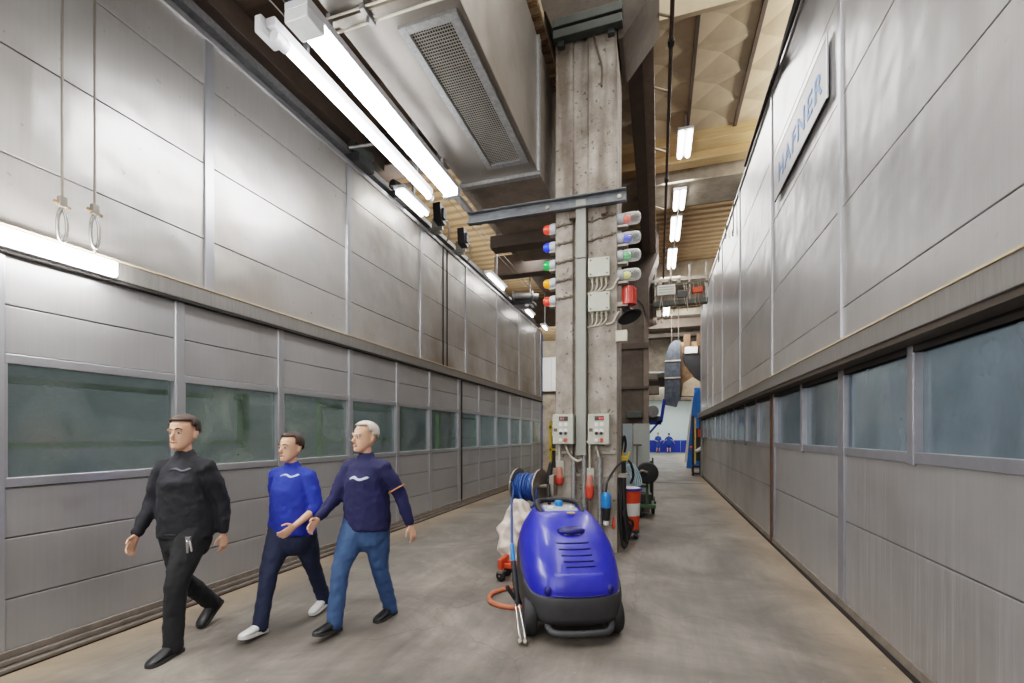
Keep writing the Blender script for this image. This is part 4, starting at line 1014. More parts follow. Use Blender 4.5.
e = empty('hose_drum', 'round black hose drum on the green trolley', 'hose drum', (-.2,9.26,.90))
MB().lathe([(0,-.07),(.18,-.07),(.205,-.055),(.215,0),(.205,.055),(.18,.07),(0,.07)], (-.2,9.26,.90), (.12,-1,0), 36).build('coil', black_rub, e)
MB().lathe([(0,.07),(.06,.07),(.05,.09),(0,.095)], (-.2,9.26,.90), (.12,-1,0), 20).build('hub', charcoal, e)
MB().tube(bez([(-.2,9.15,.92),(-.30,9.14,.95),(-.37,9.18,.88),(-.40,9.25,.78)],8), .022, 8).build('hose_tail', steel_dull, e)
e = empty('sheet_panel', 'tall pale grey sheet metal screen standing behind the green trolley', 'screen', (-.4,10.0,0))
MB().box(-.50,-.165,10.02,10.05,.1,1.88,bev=.006).build('main_panel', panel_grey, e)
MB().box(-.72,-.52,10.03,10.06,.1,1.88,bev=.006).build('side_panel', plain('panel_grey_blue', rgb(142,152,156), rough=.5), e)
MB().box(-.72,-.165,10.06,10.09,.0,.1).box(-.53,-.49,10.06,10.1,.1,1.85).build('foot_frame', steel_dull, e)
e = empty('lifting_bar', 'thin T handled bar leaning against the grey sheet screen', 'bar', (-.38,9.7,.45))
MB().cyl((-.42,9.75,.43),(-.42,9.98,1.43),.016,seg=8).build('rod', dark_cable, e)
MB().cyl((-.50,9.98,1.43),(-.33,9.98,1.43),.018,seg=8).build('handle', dark_cable, e)
e = empty('green_cart', 'dark green upright cart frame right of the grey screen edge', 'cart', (-.08,11.2,0))
MB().box(-.24,-.19,11.2,11.26,.1,1.25,bev=.01).box(-.14,-.10,11.2,11.26,.1,1.1,bev=.01).box(-.24,-.08,11.2,11.6,.08,.14,bev=.01).build('frame', green_m, e)
MB().limb([(-.17,11.14,.16),(-.16,11.14,1.0)],[.06,.05],10).build('tank', black_pl, e)
for x in (-.23,-.09): MB().lathe([(0,-.02),(.08,-.02),(.08,.02),(0,.02)], (x,11.4,.08), (1,0,0), 16).build('wheel', black_rub, e)

# ------------------------------------------------------------------ right wall: sign plate, cables, hooks
sg = empty('company_sign', 'long pale sign plate with blue capitals high on the right wall', 'sign', (1.57,6.1,5.3))
MB().box(1.572,1.578,5.17,7.25,4.94,5.55,bev=.002).build('plate', plain('sign_plate', rgb(170,170,172), rough=.42, metal=.6, var=.05), sg)
MB().box(1.566,1.579,5.155,5.175,4.93,5.56).box(1.568,1.579,5.17,7.25,5.545,5.56).build('frame', alu, sg)
MB().box(1.566,1.579,5.17,7.25,4.925,4.94).build('edge_shadow', dark_gap, sg)  # dark strip painting a shadow line below the plate
cu = bpy.data.curves.new('letters', 'FONT'); cu.body = 'HAFNER'; cu.size = .42; cu.extrude = .002; cu.space_character = 1.18; cu.align_x = 'CENTER'; cu.align_y = 'CENTER'
cu.offset = .006
tmp = bpy.data.objects.new('tmp_text', cu); COL.objects.link(tmp)
dg = bpy.context.evaluated_depsgraph_get(); me = bpy.data.meshes.new_from_object(tmp.evaluated_get(dg)); bpy.data.objects.remove(tmp)
me.name = 'letters'; me.materials.clear(); me.materials.append(plain('sign_blue', rgb(112,152,214), rough=.5, var=.1))
# letters read from the aisle: text +x runs toward -Y (viewer facing +X sees +Y on the left)
Mt = Matrix(((0,0,-1,1.570),(-1,0,0,6.2),(0,1,0,5.22),(0,0,0,1)))
me.transform(Mt @ Matrix.Diagonal((1.0,.86,1,1)))
lo = bpy.data.objects.new('letters', me); COL.objects.link(lo); lo.parent = sg
me.transform(wmat(sg).inverted())
e = empty('edge_cables', 'black cables sagging along the top edge of the right wall', 'cable', (1.56,6.5,6.6))
for k in range(3):
    MB().tube(bez([(1.55-.03*k,3.0,6.78),(1.52-.03*k,4.6,6.74-.05*k),(1.52-.02*k,5.6,6.70-.12*k),(1.52-.02*k,6.5,6.64-.09*k),(1.56-.01*k,7.4,6.68),(1.56,9.5,6.71)],10), .022, 8).build('cable', black_rub, e)
for k, (y, z) in enumerate(((10.9,6.0),(13.3,6.3),(12.0,6.4))):
    e = empty('lashing_hook', ['steel hook hanging on short cord near the middle of right wall top','far steel hook hanging over the right wall top','tiny hook between two others on the right wall top'][k], 'hook', (1.55,y,z), 0, 'hooks on the right wall top')
    MB().cyl((1.56,y,6.68),(1.56,y,z),.012,seg=6).build('cord', dark_cable, e)
    MB().tube(bez([(1.56,y,z+.12),(1.55,y+.04,z+.06),(1.55,y+.02,z-.02),(1.55,y-.04,z+.0)],6), .018, 6).build('hook', steel_dull, e)

# ------------------------------------------------------------------ gear on the left booth top
for k, (y, lab) in enumerate(((8.14,'first black floodlight on the left booth top'),(9.28,'second black floodlight on the left booth top'))):
    e = empty('floodlight', lab, 'floodlight', (-4.15,y,5.75), 0, 'floodlights on the left booth top')
    MB().box(-4.45,-4.05,y-.03,y+.03,5.70,5.76).build('bracket', galv, e)
    MB().prism([(y-.10,5.86),(y+.10,5.82),(y+.15,6.14),(y-.14,6.18)],'x',-4.2,-4.04).build('housing', black_pl, e)
    MB().prism([(y-.06,5.9),(y+.06,5.9),(y+.05,6.1),(y-.05,6.1)],'x',-4.04,-4.0).build('lens', charcoal, e)
    MB().box(-4.36,-4.2,y+.12,y+.3,5.76,6.02,bev=.01).build('junction_box', grey_box, e)
    MB().tube(bez([(-4.2,y+.2,5.9),(-4.1,y+.3,6.0),(-4.15,y+.5,5.82),(-4.3,y+.7,5.78)],6), .02, 6).build('cable', white_cable, e)
for k, (y, lab) in enumerate(((5.9,'cluster of small valves on the left booth top under the slim lamp'),(7.0,'dark drive unit on the left booth top beside the twin lamp'))):
    e = empty('drive_unit', lab, 'drive', (-4.4,y,5.7), 0, 'drives on the left booth top')
    MB().box(-4.5,-4.2,y-.2,y+.2,5.70,5.84,bev=.02).build('base', charcoal, e)
    MB().lathe([(0,-.2),(.08,-.2),(.09,-.1),(.09,.15),(.05,.2),(0,.2)], (-4.3,y,5.95), (.2,1,0), 16).build('motor', green_grey, e)
    MB().cyl((-4.3,y-.3,5.84),(-3.9,y-.1,5.95),.02,seg=8).build('lever', galv, e)
    MB().box(-4.32,-4.28,y-.05,y+.05,5.8,5.9).build('mount', galv, e)
e = empty('winch', 'grey drum winch on the far left booth top', 'winch', (-4.0,13.8,5.8))
MB().lathe([(0,-.42),(.17,-.42),(.17,-.36),(.12,-.35),(.12,.2),(.2,.21),(.2,.25),(.1,.27),(.1,.42),(0,.42)], (-4.0,13.8,6.0), (1,.35,0), 20).build('drum', galv, e)
MB().box(-4.45,-3.7,13.55,14.1,5.70,5.82,bev=.02).build('base', black_pl, e)
MB().box(-4.3,-4.22,13.7,13.9,5.8,6.0).box(-3.86,-3.8,13.8,14.0,5.8,6.0).build('cradle', charcoal, e)
e = empty('cable_pair', 'two thin cables running above the left booth toward the far end', 'cable', (-4.2,5,6.6))
for dx in (0,.14): MB().cyl((-4.0+dx,-2,6.35),(-4.0+dx,14,6.35),.009,seg=6).build('cable', steel_dull, e)

# ------------------------------------------------------------------ far end of the hall
e = empty('overhead_carriage', 'overhead carriage with dangling cables across the far right aisle', 'carriage', (.6,15.2,6))
MB().box(-.15,1.45,15.0,15.25,5.68,5.84,bev=.01).box(-.15,1.45,15.0,15.05,6.28,6.34).build('beam', green_grey, e)
for x in (-.1,.35,.9,1.38): MB().box(x,x+.05,15.0,15.06,5.8,6.9).build('post', steel_dull, e)
for k in range(22):
    x = -.05+1.4*k/21; d = random.uniform(.15,.45)
    MB().tube(bez([(x,14.98,6.32),(x+.03,14.95,6.1),(x+random.uniform(-.08,.08),14.94,5.84),(x+random.uniform(-.1,.1),14.97,5.84-d)],5), .009, 6).build('cable', random.choice([white_cable, dark_cable, dark_cable, roof_cream]), e)
MB().box(1.0,1.3,14.9,15.1,5.98,6.14,bev=.02).build('orange_housing', orange_paint, e)
MB().box(.55,.85,14.92,15.0,5.86,6.08,bev=.02).build('black_housing', black_pl, e)
for x in (.0,.3,.55): MB().box(x,x+.12,15.0,15.2,6.34,6.5,bev=.02).build('clamp', beam_light, e)
MB().box(-.2,1.5,15.25,15.35,6.5,6.6).build('upper_rail', steel_dull, e)
e = empty('slotted_panel', 'white slotted panel hanging from the overhead carriage', 'panel', (.2,14.9,6.0))
MB().box(-.02,.5,14.86,14.92,5.98,6.28,bev=.01).build('board', white_pl, e)
for k in range(3): MB().box(.02,.46,14.85,14.86,6.03+.08*k,6.07+.08*k).build('slot', grey_box, e)
e = empty('sooty_duct', 'sooty curved sheet duct hanging at the far end of the hall', 'duct', (.7,26,5))
pr_ = [(.32,3.3),(.95,3.15),(1.12,3.7),(1.12,6.55),(.85,6.62),(.6,6.4),(.42,5.95),(.34,5.3)]
MB().prism(pr_, 'y', 25.4, 26.61).build('duct_body', dark_drum, e)
for z in (4.6,5.5): MB().box(.33,1.14,25.36,25.42,z,z+.07).build('strap', beam_light, e)
for x in (.7,1.05): MB().cyl((x,26,6.5),(x,26,9.05),.014,seg=8).build('hanger_rod', dark_cable, e)
e = empty('rusty_hopper', 'rust stained hopper opening beside the sooty duct', 'hopper', (1.6,26,4.5))
MB().box(1.15,2.6,26.0,26.5,3.6,6.6,bev=.03).build('housing', rust_m, e)
MB().prism([(1.7,4.9),(2.05,4.3),(2.4,4.1),(2.5,5.9),(1.25,6.0),(1.25,5.6)],'y',25.95,26.02).build('opening', black_pl, e)
MB().prism([(1.18,3.7),(2.4,3.7),(2.3,4.3),(1.75,4.7),(1.3,4.4)],'y',25.9,25.94).build('dust_ramp', plain('pale_dust', rgb(206,186,158), rough=.9, var=.2), e)
MB().box(1.3,1.65,25.9,26.0,6.3,7.0,bev=.02).box(1.95,2.3,25.9,26.0,6.3,7.0,bev=.02).build('motor_box', rust_brown, e)
MB().box(1.35,2.0,25.85,25.95,5.95,6.3,bev=.02).build('white_cover', white_pl, e)
MB().box(1.1,2.6,25.6,26.4,3.45,3.62,bev=.03).build('tray', beam_light, e)
e = empty('tilted_blue_frame', 'tall tilted blue slab leaning near the end of right wall', 'frame', (1.6,24,0))
MB().prism([(1.35,.0),(1.9,.0),(2.05,3.9),(1.72,3.7),(1.6,3.2)],'y',24,24.5).build('slab', blue_lift, e)
MB().prism([(1.24,.3),(1.36,.3),(1.62,3.3),(1.60,3.5)],'y',23.9,24.2).build('pale_edge', white_pl, e)
MB().box(1.75,2.0,24.5,24.9,0,4.0,bev=.02).build('mast', blue_lift, e)
e = empty('tool_rack', 'dark upright rack with yellow rail beside the end of right wall', 'rack', (1.4,19.6,0))
MB().box(1.30,1.36,19.4,19.46,.1,2.4).box(1.56,1.62,19.4,19.46,.1,2.4).box(1.30,1.62,19.4,19.9,.35,.42).box(1.30,1.62,19.4,19.9,.06,.12).box(1.30,1.36,19.85,19.9,0,2.4).box(1.3,1.36,19.4,19.46,0,.12).build('frame', black_pl, e)
MB().box(1.38,1.43,19.36,19.42,.5,2.3).build('yellow_rail', yellow_m, e)
MB().box(1.42,1.6,19.44,19.8,.6,1.9,bev=.03).build('cabinet', charcoal, e)
MB().box(1.5,1.62,19.3,19.4,1.55,1.85,bev=.02).build('orange_box', orange_paint, e)
MB().limb([(1.45,19.3,1.0),(1.62,19.3,1.1)],[.06,.08],10).build('white_rag', white_pl, e)
MB().ball((1.27,19.5,1.12),.07).build('red_knob', red_pl, e)
e = empty('blue_partition', 'low dark blue partition before the white far wall', 'partition', (.8,44,0))
for k in range(5): MB().box(-.8+.92*k,.1+.92*k,44.0,44.06,.05,1.08,bev=.01).build('panel', blue_wall, e)
MB().box(-.85,3.85,44.0,44.08,1.08,1.14).box(-.85,3.85,44.0,44.08,0,.05).build('rail', blue_lift, e)
e = empty('wall_machine', 'grey machine with blue struts on brackets at far left of right aisle', 'machine', (-.3,22,3))
MB().lathe([(0,-.3),(.27,-.3),(.29,0),(.27,.3),(0,.3)], (-.3,22,2.7), (.3,-1,0), 24).build('drum', galv, e)
MB().box(-.75,-.62,21.8,22.0,0,3.6).box(-.62,.15,21.9,22.0,2.1,2.25).prism([(-.62,1.5),(-.5,1.5),(.18,2.3),(.05,2.3)],'y',21.9,22.0).prism([(.05,2.2),(.2,2.2),(.35,3.2),(.22,3.3)],'y',21.9,22.0).build('strut', blue_wall, e)
MB().box(-.7,.1,22.0,22.5,2.25,2.5,bev=.03).build('base', green_grey, e)
o = MB().box(-.75,.05,23.0,23.6,3.6,4.0,bev=.02).box(-.75,.0,23.0,23.6,4.3,4.6,bev=.02).box(-.75,-.42,23.0,23.5,0,6.0).build('far_bracket_frame', conc_mid); tag(o, 'pale concrete bracket frame behind the second column', 'frame')
# left far end, seen between booth and column
e = empty('yellow_stand', 'narrow yellow stand seen between the left booth end and column', 'stand', (-4.1,18,0))
MB().box(-4.2,-4.1,18.0,18.1,0,2.2).box(-3.9,-3.82,18.0,18.1,0,2.0).box(-4.2,-3.82,18.0,18.1,1.0,1.08).box(-4.2,-3.82,18.0,18.1,1.9,1.98).build('frame', yellow_m, e)
MB().box(-4.1,-3.9,18.1,18.4,.3,1.6,bev=.02).build('tank', green_grey, e)
e = empty('wall_cabinet', 'white wall cabinet high beyond the left booth end', 'cabinet', (-4.0,26,4))
MB().box(-6.6,-5.4,26.2,26.6,4.2,6.2,bev=.02).build('housing', white_pl, e)
MB().box(-5.98,-5.96,26.18,26.2,4.25,6.15).build('door_gap', grey_box, e)

# ------------------------------------------------------------------ people
skin_m = plain('skin', rgb(206,156,130), rough=.5, var=.06, scale=14)
lip_m = plain('lips', rgb(176,110,98), rough=.5)
eye_w = plain('eye_white', rgb(196,186,176), rough=.3); eye_d = plain('iris', rgb(56,44,36), rough=.3)
def cloth(name, c, bump=.35):
    return plain(name, c, rough=.85, var=.14, scale=5, bump=bump, bscale=13)
def ik(a, b, l1, l2, pole):
    a, b = Vector(a), Vector(b); d = b-a; L = min(d.length, (l1+l2)*.9995); u = d.normalized()
    b = a+u*L
    x = (l1*l1-l2*l2+L*L)/(2*L); h = math.sqrt(max(0, l1*l1-x*x))
    p = Vector(pole); p = (p-u*p.dot(u)).normalized()
    return a+u*x+p*h, b
def fuse(mb, name, mat, parent, voxel, smooth=3, wrinkle=0., local=True):
    """weld overlapping lofts into ONE continuous skin"""
    o = mb.build(name, mat, parent, local=local)
    r = o.modifiers.new('weld', 'REMESH'); r.mode = 'VOXEL'; r.voxel_size = voxel
    s = o.modifiers.new('relax', 'SMOOTH'); s.factor = .5; s.iterations = smooth
    if wrinkle:
        t = bpy.data.textures.new(name+'_folds', 'CLOUDS'); t.noise_scale = .07; t.noise_depth = 2
        d = o.modifiers.new('folds', 'DISPLACE'); d.texture = t; d.strength = wrinkle; d.mid_level = .5; d.texture_coords = 'LOCAL'
    dg = bpy.context.evaluated_depsgraph_get(); dg.update()
    me = bpy.data.meshes.new_from_object(o.evaluated_get(dg))
    o.modifiers.clear(); old = o.data; o.data = me; me.name = name; bpy.data.meshes.remove(old)
    if not me.materials: me.materials.append(mat)
    me.shade_smooth()
    return o
HEAD = [(.000,.025,-.085,-.040),(.012,.040,-.096,-.015),(.035,.053,-.099,.025),(.06,.062,-.096,.058),(.09,.068,-.094,.08),(.12,.073,-.093,.093),(.15,.076,-.093,.099),(.18,.074,-.087,.096),(.205,.064,-.068,.08),(.225,.043,-.04,.052),(.236,.015,-.012,.02)]
def head_rings(T, grow=0., seg=28):
    R_ = []
    for z, a, yf, yb in HEAD:
        ring = []
        for k in range(seg):
            t = 2*PI*k/seg; c, s = math.cos(t), math.sin(t)
            y = (yf+yb)/2 + (yb-yf)/2*s
            ring.append(T @ Vector((a*c*(1+grow/.075), y*(1+grow/.095), z+(grow if z > .15 else 0))))
        R_.append(ring)
    return R_
def hand_parts(mb, wrist, d, side, palm_n, curl, s=1.):
    """palm, four fingers of different length, thumb; d = pointing direction, palm_n = palm normal"""
    d = Vector(d).normalized(); n = Vector(palm_n); n = (n-d*n.dot(d)).normalized(); w = d.cross(n).normalized()*side
    W_ = Vector(wrist)
    mb.limb([W_-d*.01, W_+d*.045*s, W_+d*.088*s], [(.018*s,.028*s),(.015*s,.038*s),(.013*s,.038*s)], 12, flat=w)
    for k, (off, ln) in enumerate(((-.033,.072),(-.011,.080),(.012,.075),(.034,.058))):
        p = W_+d*.088*s+w*off*s; dd = d.copy(); pts = [p-d*.02]; rr = [.0095*s]
        ax = w
        for j, f in enumerate((.45,.32,.23)):
            q = Quaternion(ax*side, (curl*(.7 if j == 0 else 1.)))
            c1 = q @ dd; c2 = q.inverted() @ dd
            dd = c1 if c1.dot(n) > c2.dot(n) else c2
            p = p+dd*ln*f*s; pts.append(p.copy()); rr.append((.0088-.0006*j)*s)
        mb.limb(pts, rr, 8)
    b = W_+d*.025*s-w*.028*s
    mb.limb([b, b+(d*.55-w*.75+n*.35).normalized()*.04*s, b+(d*.55-w*.75+n*.35).normalized()*.04*s+(d*.9-w*.25+n*.3).normalized()*.042*s], [.013*s,.011*s,.009*s], 8)

def person(label, loc, rz, H, foot, arm, jacket_m, trouser_m, shoe_m, sole_m, hair_m, hair_mode, pelvis_y=0., yaw=0., lean=.04, girth=1., bare_forearm=None, shorts=False, skin=None, detail=True, sleeve_m=None, shirt_short=False):
    skin = skin or skin_m
    s = H/1.76
    e_loc = Vector(loc)
    py = pelvis_y*s
    hipz = .93*s
    hip = {k: Vector((sx*.088*s, py, hipz)) for k, sx in (('l',1),('r',-1))}
    ank, knee, toe = {}, {}, {}
    for k in 'lr':
        fx, fy, fz, pitch = foot[k]
        a = Vector((fx*s, fy*s+.05*s, (.085+fz)*s))
        knee[k], ank[k] = ik(hip[k], a, .445*s, .435*s, (0,-1,.12))
        toe[k] = pitch
    ch = Vector((0, py-lean*.30, 1.28*s)); nb = Vector((0, py-lean*.5+.012, 1.475*s))
    sh = {k: Vector((sx*.188*s*(.5+.5*girth), py-lean*.46+.01, 1.392*s)) for k, sx in (('l',1),('r',-1))}
    el, wr, ud, fd = {}, {}, {}, {}
    for k in 'lr':
        u, f = Vector(arm[k][0]).normalized(), Vector(arm[k][1]).normalized()
        el[k] = sh[k]+u*.295*s; wr[k] = el[k]+f*.255*s; fd[k] = f
    hy = Matrix.Rotation(yaw, 4, 'Z')
    T = Matrix.Translation(nb+Vector((0,-.012,.052*s))) @ hy @ Matrix.Scale(s*1.11, 4)
    # --- one continuous body
    B = MB()
    B.limb([Vector((0,py,.86*s)),Vector((0,py,.98*s)),Vector((0,py-lean*.1,1.12*s)),ch,Vector((0,nb.y-.005,1.41*s))],
           [(.085*s,.13*s),(.09*s,.13*s),(.085*s,.12*s),(.085*s,.13*s),(.05*s,.10*s)], 20, flat=(1,0,0))
    B.limb([Vector((0,nb.y,1.38*s)), nb, nb+Vector((0,-.014,.085*s))], [.044*s,.052*s,.053*s], 14)
    B.ring_loft(head_rings(T))
    if detail:
        nz = [T @ Vector(p) for p in ((0,-.088,.128),(0,-.100,.11),(0,-.113,.09),(0,-.106,.080),(0,-.088,.078))]
        B.limb(nz, [.009*s,.011*s,.014*s,.013*s,.01*s], 8)
        B.limb([T @ Vector((-.045,-.084,.138)), T @ Vector((0,-.092,.14)), T @ Vector((.045,-.084,.138))], [.009*s,.011*s,.009*s], 8)
        B.ball(T @ Vector((0,-.090,.02)), .02*s, .014*s, .014*s)
        for sx in (-1,1):
            B.limb([T @ Vector((sx*.076,.012,.085)), T @ Vector((sx*.083,.018,.115)), T @ Vector((sx*.082,.022,.143))], [(.008*s,.012*s),(.009*s,.019*s),(.008*s,.016*s)], 10, flat=(0,1,0))
    for k, sx in (('l',1),('r',-1)):
        B.limb([sh[k]+Vector((-sx*.06,0,.0)), sh[k], sh[k].lerp(el[k],.45), el[k]], [.035*s,.036*s,.038*s,.036*s], 12)
        B.limb([el[k], el[k].lerp(wr[k],.35), wr[k]], [.038*s,.037*s,.026*s], 12)
        inward = Vector((-sx,0,0))
        hand_parts(B, wr[k], fd[k], sx, arm[k][2] if len(arm[k]) > 2 else inward, .38, s)
        B.limb([hip[k]+Vector((0,0,.03)), hip[k].lerp(knee[k],.5), knee[k]], [.083*s*girth,.07*s,.052*s], 14)
        B.limb([knee[k], knee[k].lerp(ank[k],.32), ank[k]], [.05*s,.052*s,.034*s], 12)
        p = toe[k]; fdir = Vector((0,-math.cos(p),-math.sin(p)))
        B.limb([ank[k]+Vector((0,.03,-.04)), ank[k]+fdir*.05-Vector((0,0,.03))], [.018*s,.014*s], 10)
    body = fuse(B, 'person', skin, None, .0065 if detail else .012, 2)
    body.location = e_loc; body.rotation_euler = (0,0,rz)
    tag(body, label, 'person')
    # --- face
    if detail:
        for sx in (-1,1):
            eye = MB().ball(T @ Vector((sx*.031,-.0795,.118)), .0115*s).build('eye', eye_w, body, local=True)
            MB().ball(T @ Vector((sx*.031+yaw*.01,-.0885,.118)), .0072*s).build('iris', eye_d, eye, local=True)
        MB().limb([T @ Vector((-.024,-.094,.052)), T @ Vector((0,-.100,.054)), T @ Vector((.024,-.094,.052))], [(.005*s,.005*s),(.008*s,.008*s),(.005*s,.005*s)], 8).build('mouth', lip_m, body, local=True)
        for sx in (-1,1):
            MB().limb([T @ Vector((sx*.015,-.098,.143)), T @ Vector((sx*.032,-.096,.149)), T @ Vector((sx*.05,-.084,.143))], [.005*s,.006*s,.004*s], 6).build('eyebrow', hair_m, body, local=True)
    # --- hair
    hb = MB(); hb.ring_loft(head_rings(T, .007, 40)); bm = hb.bm
    bmesh.ops.subdivide_edges(bm, edges=list(bm.edges), cuts=1, use_grid_fill=True)
    Ti = T.inverted()
    dead = []
    for v in bm.verts:
        p = Ti @ v.co
        lim = .150 - .55*p.y if hair_mode != 'bald' else .150 - .25*p.y
        if p.y < -.02: lim = max(lim, .188 if hair_mode != 'receding' else .208)
        if abs(p.x) > .06 and -.03 < p.y < .035: lim = min(lim, .15) if p.y < .0 else .125
        if p.z < lim or (hair_mode == 'bald' and p.z > .19): dead.append(v)
    bmesh.ops.delete(bm, geom=dead, context='VERTS')
    ho = hb.build('hair', hair_m, body, local=True)
    md = ho.modifiers.new('thick','SOLIDIFY'); md.thickness = .012; md.offset = 1
    # --- jacket
    J = MB(); g = girth
    hem = .845*s
    J.limb([Vector((0,py,hem)),Vector((0,py,.97*s)),Vector((0,py-lean*.1,1.12*s)),ch,Vector((0,nb.y-.002,1.40*s)),Vector((0,nb.y+.0,1.455*s))],
           [(.128*s*g,.185*s*g),(.132*s*g,.182*s*g),(.130*s*g,.175*s*g),(.132*s*g,.188*s),(.105*s,.165*s),(.075*s,.09*s)], 24, flat=(1,0,0), open0=True)
    J.limb([nb+Vector((0,.004,-.05)), nb+Vector((0,.0,.018*s))], [.078*s,.070*s], 16)
    for k, sx in (('l',1),('r',-1)):
        J.limb([nb+Vector((0,.004,-.045*s)), nb.lerp(sh[k],.55)+Vector((0,.004,-.012*s)), sh[k]+Vector((0,.004,.004*s))], [.066*s,.060*s,.058*s], 14)
        J.limb([sh[k]+Vector((-sx*.09,0,.005)), sh[k]+Vector((-sx*.02,0,0)), sh[k].lerp(el[k],.4), el[k]] if not shirt_short else [sh[k]+Vector((-sx*.09,0,.005)), sh[k]+Vector((-sx*.02,0,0)), sh[k].lerp(el[k],.75)],
               [.060*s,.068*s,.064*s,.058*s] if not shirt_short else [.060*s,.068*s,.066*s], 14)
        if not (bare_forearm and k in bare_forearm) and not shirt_short:
            J.limb([el[k], el[k].lerp(wr[k],.4), el[k].lerp(wr[k],.93)], [.060*s,.055*s,.041*s], 14)
        elif not shirt_short:
            J.limb([el[k], el[k].lerp(wr[k],.22)], [.058*s,.056*s], 14)
    jk = fuse(J, 'jacket' if not shirt_short else 'shirt', jacket_m, body, .012, 3, .022 if detail else 0)
    # --- trousers
    P = MB()
    P.limb([Vector((0,py,.80*s)),Vector((0,py,.88*s)),Vector((0,py,.98*s))], [(.115*s*g,.165*s*g),(.122*s*g,.172*s*g),(.118*s*g,.165*s*g)], 20, flat=(1,0,0))
    for k in 'lr':
        if shorts:
            P.limb([hip[k]+Vector((0,0,.02)), hip[k].lerp(knee[k],.95)], [.10*s,.088*s], 16)
        else:
            hemp = ank[k]+(ank[k]-knee[k]).normalized()*.035*s
            P.limb([hip[k]+Vector((0,0,.02)), hip[k].lerp(knee[k],.5), knee[k], knee[k].lerp(ank[k],.5), hemp], [.104*s*g,.090*s*g,.077*s,.070*s,.066*s], 16)
    fuse(P, 'trousers' if not shorts else 'shorts', trouser_m, body, .012, 3, .02 if detail else 0)
    # --- shoes
    for k in 'lr':
        p = toe[k]; c, sn = math.cos(p), math.sin(p)
        def F(x, f, u):   # f forward, u up relative to ankle sole point
            f0, u0 = f, u
            return ank[k] + Vector((x*s, -(f0*c + u0*sn)*s, (u0*c - f0*sn)*s))
        up = MB(); base = -.085
        prof = [(-.075,.030,.055),(-.06,.036,.10),(-.02,.040,.125),(.03,.040,.105),(.08,.045,.078),(.13,.050,.062),(.17,.046,.052),(.195,.034,.042),(.207,.015,.028)]
        rings = []
        for f, w, h in prof:
            rings.append([F(w*math.cos(t), f, base+.02+ max(0, h-.02)*(.5+.5*math.sin(t))) for t in [2*PI*i/16 for i in range(16)]])
        up.ring_loft(rings); shoe = up.build('shoe', shoe_m, body, local=True)
        sd = shoe.modifiers.new('sub','SUBSURF'); sd.levels = 1; sd.render_levels = 1
        so = MB(); pl = [(f, w*1.05) for f, w, h in prof]
        out = [(w, f) for f, w in pl] + [(-w, f) for f, w in reversed(pl)]
        so.ring_loft([[F(w, f, base) for w, f in out], [F(w*1.02, f, base+.012) for w, f in out], [F(w, f, base+.026) for w, f in out]])
        so.build('sole', sole_m, shoe, local=True)
    J_ = dict(body=body, T=T, ch=ch, s=s, el=el, wr=wr, sh=sh, py=py, ank=ank, knee=knee)
    return J_

def chest_patch(J_, mat, cx, z, w, h, name='chest_logo'):
    """thin printed strip hugging the chest front"""
    body, s = J_['body'], J_['s']
    jk = [c for c in body.children if c.name.startswith('jacket')][0]
    m = MB(); rows = []
    for zz, ww in ((z-h/2,.9),(z,1.),(z+h/2,.8)):
        r = []
        for i in range(9):
            x = cx-w*ww/2+w*ww*i/8
            ok, hit, nrm, _ = jk.closest_point_on_mesh(Vector((x, -.6, zz+.012*math.sin(i*.9))))
            # project straight back to the cloth
            okr, h2, n2, _i = jk.ray_cast(Vector((x, -.8, zz+.010*math.sin(i*.9))), Vector((0,1,0)))
            r.append((h2 if okr else hit)+Vector((0,-.004,0)))
        rows.append(r)
    for a, b in zip(rows, rows[1:]):
        for i in range(8): m.face([a[i], a[i+1], b[i+1], b[i]])
    bmesh.ops.remove_doubles(m.bm, verts=list(m.bm.verts), dist=.0004)
    o = m.build(name, mat, body, local=True)
    sm = o.modifiers.new('th','SOLIDIFY'); sm.thickness = .003; sm.offset = 0
    return o

black_cloth = cloth('black_cloth', rgb(26,27,33)); black_trs = cloth('black_twill', rgb(30,30,33))
royal = cloth('royal_blue_cloth', rgb(22,46,144)); navy = cloth('navy_cloth', rgb(24,26,66)); denim_d = cloth('dark_denim', rgb(30,38,62)); denim = cloth('blue_denim', rgb(54,80,118))
work_blue = cloth('work_blue', rgb(34,66,140))
hair_dark = plain('dark_hair', rgb(56,42,34), rough=.7, var=.3, scale=60); hair_grey = plain('grey_hair', rgb(192,184,172), rough=.7, var=.2, scale=60)
logo_pale = plain('pale_print', rgb(186,196,220), rough=.8)
shoe_black = plain('black_leather', rgb(30,30,32), rough=.4); sole_dark = plain('dark_sole', rgb(52,50,48), rough=.7)
shoe_white = plain('white_leather', rgb(226,226,224), rough=.5); sole_white = plain('white_sole', rgb(206,204,200), rough=.6)

